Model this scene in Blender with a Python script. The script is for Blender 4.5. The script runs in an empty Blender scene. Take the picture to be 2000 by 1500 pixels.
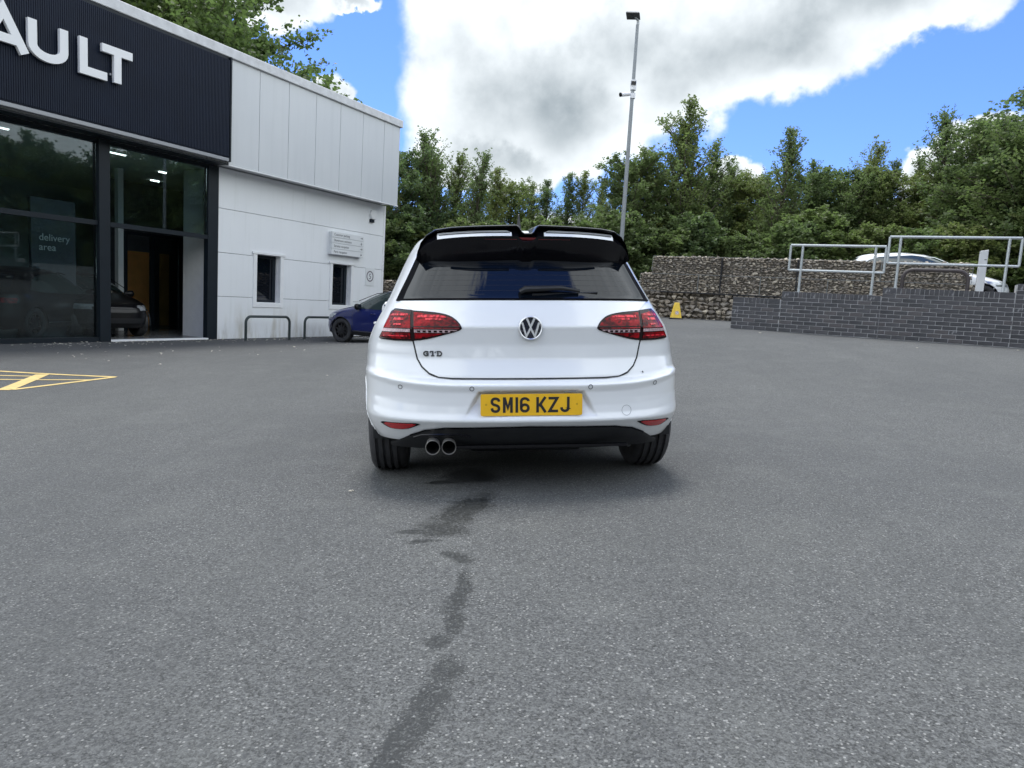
import bpy, bmesh, math, random
import numpy as np
from mathutils import Matrix, Vector

random.seed(7); rng = np.random.default_rng(7)
scn = bpy.context.scene
rad = math.radians

# ------------------------------------------------------------------ camera
cam_d = bpy.data.cameras.new('camera'); cam = bpy.data.objects.new('camera', cam_d)
scn.collection.objects.link(cam); scn.camera = cam
cam_d.sensor_width = 36; cam_d.lens = 24.97; cam_d.clip_start = .05; cam_d.clip_end = 3000
cam.matrix_world = Matrix.Translation((0, 0, 1.0)) @ Matrix.Rotation(rad(90 - 6.6), 4, 'X') @ Matrix.Rotation(rad(3.43), 4, 'Z')
scn.render.resolution_x = 1024; scn.render.resolution_y = 768

# ------------------------------------------------------------------ exposure
scn.view_settings.view_transform = 'Standard'; scn.view_settings.look = 'None'
scn.view_settings.gamma = 1; scn.view_settings.use_curve_mapping = False
scn.view_settings.exposure = .98

# ------------------------------------------------------------------ node helpers
class NT:
    def __init__(s, tree): s.t = tree; s.n = tree.nodes; s.l = tree.links
    def new(s, typ, **kw):
        n = s.n.new(typ)
        for k, v in kw.items(): setattr(n, k, v)
        return n
    def put(s, sock, v):
        if isinstance(v, bpy.types.NodeSocket): s.l.new(v, sock)
        elif isinstance(v, (tuple, list)) and sock.type == 'RGBA' and len(v) == 3: sock.default_value = (*v, 1)
        else: sock.default_value = v
    def math(s, op, a, b=None, c=None, clamp=False):
        n = s.new('ShaderNodeMath', operation=op); n.use_clamp = clamp
        s.put(n.inputs[0], a)
        if b is not None: s.put(n.inputs[1], b)
        if c is not None: s.put(n.inputs[2], c)
        return n.outputs[0]
    def vmath(s, op, a, b=None):
        n = s.new('ShaderNodeVectorMath', operation=op); s.put(n.inputs[0], a)
        if b is not None: s.put(n.inputs[1], b)
        return n.outputs['Value'] if op in ('LENGTH', 'DOT_PRODUCT', 'DISTANCE') else n.outputs[0]
    def noise(s, vec, scale, detail=3, rough=.5, dist=0.):
        n = s.new('ShaderNodeTexNoise'); s.put(n.inputs['Vector'], vec)
        n.inputs['Scale'].default_value = scale; n.inputs['Detail'].default_value = detail
        n.inputs['Roughness'].default_value = rough; n.inputs['Distortion'].default_value = dist
        return n.outputs['Fac']
    def vor(s, vec, scale, feature='F1', out='Distance'):
        n = s.new('ShaderNodeTexVoronoi', feature=feature); s.put(n.inputs['Vector'], vec)
        n.inputs['Scale'].default_value = scale
        return n.outputs[out]
    def ramp(s, v, a, b, lo=0., hi=1., smooth=True):
        n = s.new('ShaderNodeMapRange', interpolation_type='SMOOTHSTEP' if smooth else 'LINEAR'); n.clamp = True
        s.put(n.inputs[0], v); s.put(n.inputs[1], a); s.put(n.inputs[2], b); s.put(n.inputs[3], lo); s.put(n.inputs[4], hi)
        return n.outputs[0]
    def mix(s, f, a, b, typ='MIX'):
        n = s.new('ShaderNodeMix', data_type='RGBA', blend_type=typ); s.put(n.inputs[0], f); s.put(n.inputs[6], a); s.put(n.inputs[7], b)
        return n.outputs[2]
    def bump(s, h, strength=.3, dist=.01, normal=None):
        n = s.new('ShaderNodeBump'); n.inputs['Strength'].default_value = strength; n.inputs['Distance'].default_value = dist
        s.put(n.inputs['Height'], h)
        if normal is not None: s.put(n.inputs['Normal'], normal)
        return n.outputs[0]

# ------------------------------------------------------------------ sky and sun
SUN_AZ, SUN_EL = rad(-14), rad(70)          # azimuth measured from +Y towards +X
world = bpy.data.worlds.new('World'); scn.world = world; world.use_nodes = True
w = NT(world.node_tree); w.n.clear()
out = w.new('ShaderNodeOutputWorld')
sky = w.new('ShaderNodeTexSky', sky_type='NISHITA'); sky.sun_disc = False
sky.sun_elevation = SUN_EL; sky.sun_rotation = SUN_AZ; sky.air_density = 1.3; sky.dust_density = .4; sky.ozone_density = 1.0
skyc = w.mix(1.0, sky.outputs[0], (.34, .49, .97), 'MULTIPLY')
bg1 = w.new('ShaderNodeBackground'); w.put(bg1.inputs[0], skyc); bg1.inputs[1].default_value = .112
geo = w.new('ShaderNodeTexCoord'); D = geo.outputs['Generated']
sep = w.new('ShaderNodeSeparateXYZ'); w.put(sep.inputs[0], D)
az = w.math('MULTIPLY', w.math('ARCTAN2', sep.outputs[0], sep.outputs[1]), 180 / math.pi)
el = w.math('MULTIPLY', w.math('ARCSINE', sep.outputs[2]), 180 / math.pi)
n1 = w.math('SUBTRACT', w.noise(D, 8.5, 6, .52), .5)
n2 = w.math('SUBTRACT', w.noise(D, 24, 5, .55), .5)
n0 = w.math('SUBTRACT', w.noise(D, 3.2, 4, .55), .5)
azd = w.math('ADD', az, w.math('MULTIPLY', n1, 6.0)); eld = w.math('ADD', el, w.math('MULTIPLY', w.math('ADD', n2, w.math('MULTIPLY', n1, -.6)), 4.0))
def blob(a, e, ra, re, A=None, E=None):
    dx = w.math('DIVIDE', w.math('SUBTRACT', azd if A is None else A, a), ra); dy = w.math('DIVIDE', w.math('SUBTRACT', eld if E is None else E, e), re)
    d = w.math('SQRT', w.math('ADD', w.math('MULTIPLY', dx, dx), w.math('MULTIPLY', dy, dy)))
    return w.math('SUBTRACT', 1.0, d)
def smax(lst, k=.25):
    r = lst[0]
    for b in lst[1:]: r = w.math('SMOOTH_MAX', r, b, k)
    return r
big = smax([blob(-3.5, 17.5, 6.4, 8.4), blob(3, 16.0, 9, 6.4), blob(9.5, 18.6, 10, 5.6), blob(17, 20.5, 9, 5.2), blob(25, 22.0, 9, 3.6),
            blob(8, 30, 30, 10.5), blob(-2.5, 10.6, 6.2, 2.6), blob(31, 25, 6, 4)])
small = smax([blob(16.4, 10.2, 1.9, 2.0), blob(28.6, 10.4, 2.6, 2.0), blob(32.2, 11.6, 3.0, 2.2), blob(24.6, 9.6, 1.2, .7), blob(-20, 20.4, 5.5, 2.6),
              blob(-15.6, 14.4, 1.8, 1.8), blob(-13.5, 20.5, 2.2, .8), blob(36, 7, 14, 3), blob(-36, 8, 9, 9), blob(6, 3, 16, 4), blob(-24, 9, 9, 3), blob(76, 32, 26, 20), blob(50, 36, 14, 10), blob(-74, 32, 24, 18)], .12)
# cloud cover all round, away from the frame: broken cumulus, brighter than the clouds ahead
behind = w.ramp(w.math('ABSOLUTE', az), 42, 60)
rest = w.math('MULTIPLY', w.math('SUBTRACT', w.math('ADD', w.math('ADD', n0, w.math('MULTIPLY', n1, .8)), .16), w.math('MULTIPLY', w.math('SUBTRACT', 1.0, behind), .6)), 3.0)
over = w.math('MULTIPLY', w.math('SUBTRACT', w.math('ADD', n0, w.ramp(el, 32, 44, 0., .6)), .42), 3.0)
chan = w.math('SUBTRACT', w.math('ABSOLUTE', w.math('ADD', w.math('SUBTRACT', sep.outputs[0], .06), w.math('ADD', w.math('MULTIPLY', n1, .34), w.math('MULTIPLY', n2, .22)))), .23)
chan = w.math('MULTIPLY', chan, 2.6)
zen = w.math('MULTIPLY', w.ramp(sep.outputs[2], .36, .50), w.ramp(sep.outputs[1], .5, .2))
other = w.math('MAXIMUM', rest, over)
other = w.math('ADD', w.math('MULTIPLY', other, w.math('SUBTRACT', 1.0, zen)), w.math('MULTIPLY', chan, zen))
field = w.math('MAXIMUM', w.math('MAXIMUM', big, small), other)
mask = w.ramp(field, -.05, .17)
thick = w.ramp(field, .02, .75)
shade = w.math('ADD', w.math('MULTIPLY', w.math('ADD', n1, w.math('MULTIPLY', n2, .45)), 1.9), .5)
lit = smax([blob(-7.5, 17, 5.8, 7.0, az, el), blob(-5.0, 22, 7, 6, az, el), blob(19.5, 16.2, 3.4, 1.6, az, el), blob(25, 19, 5, 2, az, el), blob(13, 22, 8, 3.2, az, el)], .3)
lit = w.ramp(lit, -.15, .9)
greyness = w.math('MULTIPLY', w.math('MULTIPLY', thick, w.math('SUBTRACT', 1.0, lit)), w.math('SUBTRACT', 1.0, w.math('MULTIPLY', behind, .75)))
bil = w.math('ADD', w.math('ADD', w.math('MULTIPLY', n0, 1.5), w.math('MULTIPLY', n1, 2.0)), w.math('MULTIPLY', n2, 1.1))
greyness = w.math('SUBTRACT', w.math('MULTIPLY', greyness, .60), w.math('MULTIPLY', bil, .66), clamp=True)
ccol = w.mix(greyness, (.92, .98, 1.02), (.34, .395, .435))
bg2 = w.new('ShaderNodeBackground'); w.put(bg2.inputs[0], ccol); high = w.math('MAXIMUM', behind, w.ramp(el, 26, 45)); w.put(bg2.inputs[1], w.math('MULTIPLY_ADD', high, .44, .60))  # unseen clouds behind and overhead are brightened to lift the overall light
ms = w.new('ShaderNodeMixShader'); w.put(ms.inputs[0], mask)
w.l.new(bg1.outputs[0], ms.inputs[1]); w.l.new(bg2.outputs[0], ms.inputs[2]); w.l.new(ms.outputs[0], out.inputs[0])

sun_d = bpy.data.lights.new('sun', 'SUN'); sun_d.energy = 1.5; sun_d.angle = rad(16); sun_d.color = (1, .97, .92)
sun = bpy.data.objects.new('sun', sun_d); scn.collection.objects.link(sun)
sdir = Vector((math.sin(SUN_AZ) * math.cos(SUN_EL), math.cos(SUN_AZ) * math.cos(SUN_EL), math.sin(SUN_EL)))
sun.rotation_euler = sdir.to_track_quat('Z', 'Y').to_euler(); sun.location = (0, 0, 30)

# ------------------------------------------------------------------ materials
def mat(name, color, rough=.5, metal=0., var=0., vscale=4., bump=0., bscale=60., coat=0., spec=.5, ior=1.5, island=0.):
    m = bpy.data.materials.new(name); m.use_nodes = True; t = NT(m.node_tree); b = t.n['Principled BSDF']
    b.inputs['Base Color'].default_value = (*color, 1); b.inputs['Roughness'].default_value = rough
    b.inputs['Metallic'].default_value = metal; b.inputs['Coat Weight'].default_value = coat; b.inputs['Coat Roughness'].default_value = .012
    b.inputs['Specular IOR Level'].default_value = spec; b.inputs['IOR'].default_value = ior
    co = t.new('ShaderNodeTexCoord').outputs['Object']; col = None
    if var:
        f = t.noise(co, vscale, 6, .6)
        col = t.mix(t.ramp(f, .3, .7, smooth=False), tuple(c * (1 - var) for c in color), tuple(min(1, c * (1 + var)) for c in color))
    if island:
        g = t.new('ShaderNodeNewGeometry').outputs['Random Per Island']
        hi = t.math('MULTIPLY_ADD', g, 2 * island, 1 - island)
        n = t.new('ShaderNodeVectorMath', operation='SCALE'); t.put(n.inputs[0], col if col is not None else color); t.put(n.inputs['Scale'], hi); col = n.outputs[0]
    if col is not None: t.put(b.inputs['Base Color'], col)
    if bump: t.put(b.inputs['Normal'], t.bump(t.noise(co, bscale, 4, .6), bump, .01))
    return m
def tune(m): t = NT(m.node_tree); return t, t.n['Principled BSDF'], t.new('ShaderNodeTexCoord').outputs['Object']

M = {}
M['white_paint'] = mat('white_paint', (.80, .82, .84), .28, coat=1., var=.015, vscale=2)
M['black_gloss'] = mat('black_gloss', (.004, .004, .006), .16, var=.1, spec=.35)
M['black_plastic'] = mat('black_plastic', (.013, .014, .016), .5, var=.2, vscale=20, bump=.1, bscale=300)
M['rubber'] = mat('rubber', (.034, .034, .037), .75, var=.3, vscale=12, bump=.15, bscale=90)
M['dark_glass'] = mat('dark_glass', (.003, .005, .009), .015, ior=1.5, spec=.5)
M['frit'] = mat('glass_frit', (.004, .004, .005), .62, spec=.03)
M['side_glass'] = mat('side_glass', (.03, .045, .045), .03, ior=1.7, spec=.7)
M['chrome'] = mat('chrome', (.75, .76, .78), .14, 1.)
M['bright_chrome'] = mat('bright_chrome', (.85, .86, .88), .32, .75)
M['alloy'] = mat('alloy', (.32, .33, .35), .3, 1.)
M['dark_alloy'] = mat('dark_alloy', (.05, .05, .055), .35, .8)
M['exhaust'] = mat('exhaust_steel', (.62, .60, .57), .38, .85)
M['exhaust_inside'] = mat('exhaust_inside', (.012, .011, .010), .8)
M['gap'] = mat('panel_gap', (.012, .013, .016), .7)
M['thin_gap'] = mat('thin_gap', (.22, .24, .26), .5)
M['plate_yellow'] = mat('plate_yellow', (.86, .49, .012), .35, var=.05, vscale=14, coat=.3)
M['plate_ink'] = mat('plate_ink', (.016, .016, .02), .4)
M['blue_paint'] = mat('blue_paint', (.008, .015, .11), .25, coat=1., var=.05)
M['dark_paint'] = mat('dark_paint', (.004, .004, .005), .3, coat=.2, spec=.3, var=.1)
M['suv_paint'] = mat('suv_paint', (.78, .79, .80), .25, coat=1., var=.02)
M['lamp_clear'] = mat('lamp_clear', (.45, .47, .5), .08, .6, var=.3, vscale=30)
M['lamp_silver'] = mat('lamp_silver', (.62, .45, .48), .25, .3, var=.45, vscale=110)
M['lamp_dark'] = mat('lamp_dark', (.010, .002, .003), .12, coat=.1, spec=.3, var=.4, vscale=25)
M['reflector'] = mat('reflector', (.50, .008, .014), .18, coat=1., var=.15, vscale=30)
# red lens: ribbed cells behind glossy plastic
m = mat('lamp_red', (.42, .012, .025), .16, coat=.0, spec=.22); t, b, co = tune(m)
cell = t.vor(t.vmath('MULTIPLY', co, (1, 1, 1.6)), 55, out='Color'); big_n = t.noise(co, 14, 3)
fac = t.math('ADD', t.math('MULTIPLY', t.vmath('LENGTH', cell), .45), t.math('MULTIPLY', t.ramp(big_n, .35, .65), .5))
t.put(b.inputs['Base Color'], t.mix(t.ramp(fac, .2, 1.1), (.030, .0006, .002), (.34, .004, .010)))
t.put(b.inputs['Normal'], t.bump(t.vor(co, 55), .35, .004)); M['lamp_red'] = m
m = mat('lamp_bright', (.85, .05, .07), .15, coat=.25, spec=.25); t, b, co = tune(m)
t.put(b.inputs['Base Color'], t.mix(t.ramp(t.noise(t.vmath('MULTIPLY', co, (1, 1, .2)), 70, 2), .38, .6), (.25, .003, .010), (.85, .04, .06)))
M['lamp_bright'] = m

M['cladding'] = mat('upper_cladding', (.60, .62, .635), .42, .1, var=.05, vscale=1.2, bump=.03, bscale=3)
M['coping'] = mat('coping', (.62, .63, .64), .5, var=.14, vscale=5, bump=.05)
M['sign_navy'] = mat('sign_navy', (.005, .010, .024), .55, var=.15, vscale=2, spec=.25)
M['letter_white'] = mat('letter_white', (.80, .81, .82), .4, var=.02)
M['frame_dark'] = mat('frame_dark', (.008, .013, .019), .45, var=.15, spec=.3)
M['silver_trim'] = mat('silver_trim', (.30, .31, .33), .4, .5)
M['room_wall'] = mat('room_wall', (.58, .66, .65), .8, var=.05)
M['room_dark'] = mat('room_dark', (.07, .08, .095), .7, var=.2)
M['room_floor'] = mat('room_floor', (.16, .165, .17), .25, var=.15)
M['wood'] = mat('wood_door', (.78, .38, .12), .5, var=.1, vscale=3)
M['white_trim'] = mat('white_trim', (.78, .79, .80), .45, var=.04, vscale=6)
M['sign_white'] = mat('sign_white', (.70, .72, .73), .4, var=.03)
M['ink_grey'] = mat('ink_grey', (.10, .10, .11), .6)
M['galv'] = mat('galvanised_steel', (.46, .49, .50), .42, .55, var=.12, vscale=25, bump=.05)
M['hoop_green'] = mat('hoop_paint', (.022, .034, .034), .45, var=.2)
M['hoop_brown'] = mat('hoop_brown', (.05, .04, .04), .5, var=.2)
M['bollard'] = mat('bollard_grey', (.56, .57, .58), .5, var=.05)
M['mortar'] = mat('mortar', (.36, .36, .365), .9, var=.25, vscale=20, bump=.4, bscale=150)
M['cone_yellow'] = mat('cone_yellow', (.80, .54, .05), .45, var=.12, vscale=12)
M['cone_base'] = mat('cone_base', (.05, .05, .05), .8)
M['cone_print'] = mat('cone_print', (.75, .75, .70), .5, var=.1)
M['cone_red'] = mat('cone_red', (.35, .02, .02), .5)
M['litter'] = mat('litter', (.62, .58, .48), .8, island=.3)
M['yellow_line'] = mat('yellow_line', (.60, .45, .18), .8, var=.18, vscale=9, bump=.5, bscale=220)
M['bark'] = mat('bark', (.10, .085, .065), .9, var=.3, vscale=8, bump=.5, bscale=30)
M['wire'] = mat('cage_wire', (.20, .21, .21), .5, .6)
M['gabion_dark'] = mat('gabion_core', (.10, .088, .072), 1.)

# white facade: faint panel tone, green and brown staining near the ground
m = mat('facade_white', (.74, .76, .78), .5); t, b, co = tune(m)
sx = t.new('ShaderNodeSeparateXYZ'); t.put(sx.inputs[0], co); z = sx.outputs[2]
stz = t.vmath('MULTIPLY', co, (1.5, 1.5, .28)); f = t.math('MULTIPLY', t.ramp(t.noise(stz, 1.6, 6, .65), .44, .72), t.ramp(z, 1.1, .05))
f2 = t.math('MULTIPLY', t.ramp(t.noise(stz, 4, 5, .7), .45, .8), t.ramp(z, .5, 0))
c0 = t.mix(t.ramp(t.noise(co, .5, 4), .3, .7, 0, .55), (.80, .82, .84), (.73, .75, .77))
c0 = t.mix(t.ramp(t.noise(t.vmath('MULTIPLY', co, (7, 7, .5)), 1, 4, .6), .5, .8, 0, .22), c0, (.50, .52, .50)); c0 = t.mix(t.math('MULTIPLY', f, .85), c0, (.40, .37, .29)); c0 = t.mix(t.math('MULTIPLY', f2, .6), c0, (.22, .21, .17))
t.put(b.inputs['Base Color'], c0); M['facade'] = m

m = M['cladding']; t, b, co = tune(m)
c0 = t.mix(t.ramp(t.noise(t.vmath('MULTIPLY', co, (6, 6, .35)), 1, 5, .6), .45, .8, 0, .22), (.60, .62, .635), (.43, .45, .46))
t.put(b.inputs['Base Color'], t.mix(t.ramp(t.noise(co, .7, 3), .35, .7, 0, .3), c0, (.52, .545, .57))); M['cladding'] = m
# bricks: blue-grey engineering brick with lime bloom
for i, c in enumerate([(.056, .055, .062), (.044, .044, .050), (.070, .064, .068), (.037, .038, .044)]):
    m = mat('blue_brick', c, .45, var=.22, vscale=9, bump=.25, bscale=60); M['brick%d' % i] = m
m = mat('brick_bloom', (.12, .12, .14), .6); t, b, co = tune(m)
t.put(b.inputs['Base Color'], t.mix(t.ramp(t.noise(t.vmath('MULTIPLY', co, (1, 1, .35)), 30, 3, .5), .50, .75, 0, .7), (.052, .052, .06), (.36, .36, .37))); M['brick_bloom'] = m

# gabion stone
m = mat('quarry_stone', (.19, .165, .135), .85); t, b, co = tune(m)
g = t.new('ShaderNodeNewGeometry').outputs['Random Per Island']; oi = t.new('ShaderNodeObjectInfo').outputs['Random']
r_ = t.math('FRACT', t.math('ADD', g, oi)); gw = t.new('ShaderNodeNewGeometry').outputs['Position']
ra = t.new('ShaderNodeValToRGB'); t.put(ra.inputs[0], r_); e = ra.color_ramp.elements
e[0].position = 0; e[0].color = (.17, .15, .125, 1); e[1].position = 1; e[1].color = (.70, .62, .50, 1)
for p, c in ((.3, (.27, .235, .195, 1)), (.55, (.40, .34, .265, 1)), (.75, (.34, .315, .28, 1)), (.88, (.54, .48, .38, 1))): q = e.new(p); q.color = c
t.put(b.inputs['Base Color'], t.mix(t.ramp(t.noise(gw, 30, 4), .3, .7, 0, .5), ra.outputs[0], (.17, .14, .11), 'MIX'))
t.put(b.inputs['Normal'], t.bump(t.noise(gw, 45, 4), .5, .02)); M['stone'] = m

# leaves
def leafmat(name, a, bcol, trans=.5):
    m = bpy.data.materials.new(name); m.use_nodes = True; t = NT(m.node_tree); b = t.n['Principled BSDF']; o = t.n['Material Output']
    g = t.new('ShaderNodeNewGeometry'); co = t.new('ShaderNodeTexCoord').outputs['Object']
    f = t.math('ADD', t.math('MULTIPLY', g.outputs['Random Per Island'], .6), t.math('MULTIPLY', t.ramp(t.noise(co, .8, 3), .35, .65), .4))
    oi = t.new('ShaderNodeObjectInfo').outputs['Random']
    col = t.mix(f, a, bcol); col = t.mix(t.math('MULTIPLY', oi, .7), col, tuple(x * k for x, k in zip(bcol, (1.45, 1.12, .75))))
    t.put(b.inputs['Base Color'], col); b.inputs['Roughness'].default_value = .5; b.inputs['Specular IOR Level'].default_value = .35
    tr = t.new('ShaderNodeBsdfTranslucent'); t.put(tr.inputs[0], t.mix(.5, col, (.20, .32, .09)))
    mx = t.new('ShaderNodeMixShader'); mx.inputs[0].default_value = trans
    t.l.new(b.outputs[0], mx.inputs[1]); t.l.new(tr.outputs[0], mx.inputs[2]); t.l.new(mx.outputs[0], o.inputs[0]); return m
M['leaf0'] = leafmat('leaf_birch', (.066, .110, .052), (.175, .235, .095))
M['leaf1'] = leafmat('leaf_alder', (.060, .100, .054), (.150, .205, .088))
M['leaf2'] = leafmat('leaf_willow', (.075, .115, .045), (.150, .205, .075))
M['leaf3'] = leafmat('leaf_sycamore', (.042, .074, .026), (.105, .155, .045))

# asphalt with pale aggregate, tyre-worn patches and the wet trail
m = mat('asphalt', (.12, .122, .128), .85); t, b, co = tune(m)
gp = t.new('ShaderNodeNewGeometry').outputs['Position']
warp = t.new('ShaderNodeVectorMath', operation='ADD')
wn = t.new('ShaderNodeTexNoise'); t.put(wn.inputs['Vector'], gp); wn.inputs['Scale'].default_value = 5
v1 = t.vor(gp, 150, out='Color'); s1 = t.new('ShaderNodeSeparateColor'); t.put(s1.inputs[0], v1)
d1 = t.vor(gp, 150)
v2 = t.vor(gp, 270, out='Color'); s2 = t.new('ShaderNodeSeparateColor'); t.put(s2.inputs[0], v2)
v3 = t.vor(gp, 60, out='Color'); s3 = t.new('ShaderNodeSeparateColor'); t.put(s3.inputs[0], v3); d3 = t.vor(gp, 60)
grain = t.math('ADD', t.math('MULTIPLY', s1.outputs[0], .5), t.math('MULTIPLY', s2.outputs[0], .5))
base = t.mix(t.ramp(grain, .12, .9, smooth=False), (.024, .025, .0245), (.145, .149, .147))
chip = t.math('MULTIPLY', t.math('GREATER_THAN', s1.outputs[1], .94), t.ramp(d1, .62, .30))
base = t.mix(t.math('MULTIPLY', chip, .55), base, (.40, .40, .385))
chip3 = t.math('MULTIPLY', t.math('GREATER_THAN', s3.outputs[1], .90), t.ramp(d3, .30, .20))
base = t.mix(t.math('MULTIPLY', chip3, .5), base, (.38, .38, .36))
pit = t.math('MULTIPLY', t.math('GREATER_THAN', s1.outputs[2], .88), .6); base = t.mix(pit, base, (.045, .047, .050))
large = t.noise(t.vmath('MULTIPLY', gp, (1, .55, 1)), .38, 6, .6)
base = t.mix(t.ramp(large, .36, .64, .0, .35), base, (.046, .049, .052))
mid = t.noise(gp, 2.6, 5, .65); base = t.mix(t.ramp(mid, .45, .75, 0, .20), base, (.15, .155, .145))
streak = t.noise(t.vmath('MULTIPLY', gp, (.9, .12, 1)), 2.2, 4, .6, .6); base = t.mix(t.ramp(streak, .50, .66, 0, .16), base, (.050, .053, .052))
# darker strip along the building
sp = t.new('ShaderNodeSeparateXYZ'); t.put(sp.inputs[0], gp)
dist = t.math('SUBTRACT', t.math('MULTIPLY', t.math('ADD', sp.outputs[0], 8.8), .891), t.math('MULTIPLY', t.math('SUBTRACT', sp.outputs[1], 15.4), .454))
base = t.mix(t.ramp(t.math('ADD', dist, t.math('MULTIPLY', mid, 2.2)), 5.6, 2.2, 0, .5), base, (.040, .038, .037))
# wet trail: elongated patches with ragged edges
wob = t.new('ShaderNodeVectorMath', operation='SCALE'); wsub = t.vmath('SUBTRACT', wn.outputs['Color'], (.5, .5, .5)); t.put(wob.inputs[0], wsub); wob.inputs['Scale'].default_value = .14
wp = t.vmath('ADD', gp, wob.outputs[0]); ws = t.new('ShaderNodeSeparateXYZ'); t.put(ws.inputs[0], wp)
def ell(x, y, rx, ry, ang):
    ca, sa = math.cos(rad(ang)), math.sin(rad(ang))
    dx = t.math('SUBTRACT', ws.outputs[0], x); dy = t.math('SUBTRACT', ws.outputs[1], y)
    u = t.math('ADD', t.math('MULTIPLY', dx, ca / rx), t.math('MULTIPLY', dy, sa / rx)); v = t.math('SUBTRACT', t.math('MULTIPLY', dy, ca / ry), t.math('MULTIPLY', dx, sa / ry))
    return t.math('SUBTRACT', 1.0, t.math('SQRT', t.math('ADD', t.math('MULTIPLY', u, u), t.math('MULTIPLY', v, v))))
wet = None
for e_ in [(-.20, 4.02, .16, .20, 0), (-.34, 3.84, .13, .04, 20), (-.19, 3.30, .11, .32, -14), (-.27, 2.98, .12, .12, 20), (-.37, 2.95, .11, .035, 12), (-.33, 2.80, .07, .03, 10),
           (-.16, 2.62, .05, .09, 25), (-.135, 2.30, .038, .20, -4), (-.13, 2.06, .036, .10, 0), (-.15, 1.92, .03, .05, 0), (-.13, 1.77, .032, .08, -15), (-.165, 1.62, .038, .09, -12), (-.19, 1.47, .052, .12, -6), (-.20, 1.34, .055, .12, 0)]:
    q = ell(*e_); wet = q if wet is None else t.math('SMOOTH_MAX', wet, q, .1)
fine = t.noise(gp, 55, 4, .7)
wetm = t.math('MULTIPLY', t.ramp(t.math('ADD', wet, t.math('MULTIPLY', t.math('SUBTRACT', t.math('ADD', t.math('MULTIPLY', fine, .5), t.math('MULTIPLY', s2.outputs[2], .5)), .5), 1.1)), .0, .16), t.ramp(grain, .95, .6, .35, 1))
base = t.mix(t.math('MULTIPLY', wetm, .9), base, t.mix(1.0, base, (.13, .15, .145), 'MULTIPLY'))
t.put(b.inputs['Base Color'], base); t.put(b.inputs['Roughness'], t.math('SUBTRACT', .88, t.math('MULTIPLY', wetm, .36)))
h = t.math('ADD', t.math('MULTIPLY', s1.outputs[0], .6), t.math('MULTIPLY', s2.outputs[1], .4))
t.put(b.inputs['Normal'], t.bump(h, .55, .004)); M['asphalt'] = m
m = mat('earth', (.05, .055, .03), .95, var=.4, vscale=1.5, bump=.6, bscale=12); M['earth'] = m

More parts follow.
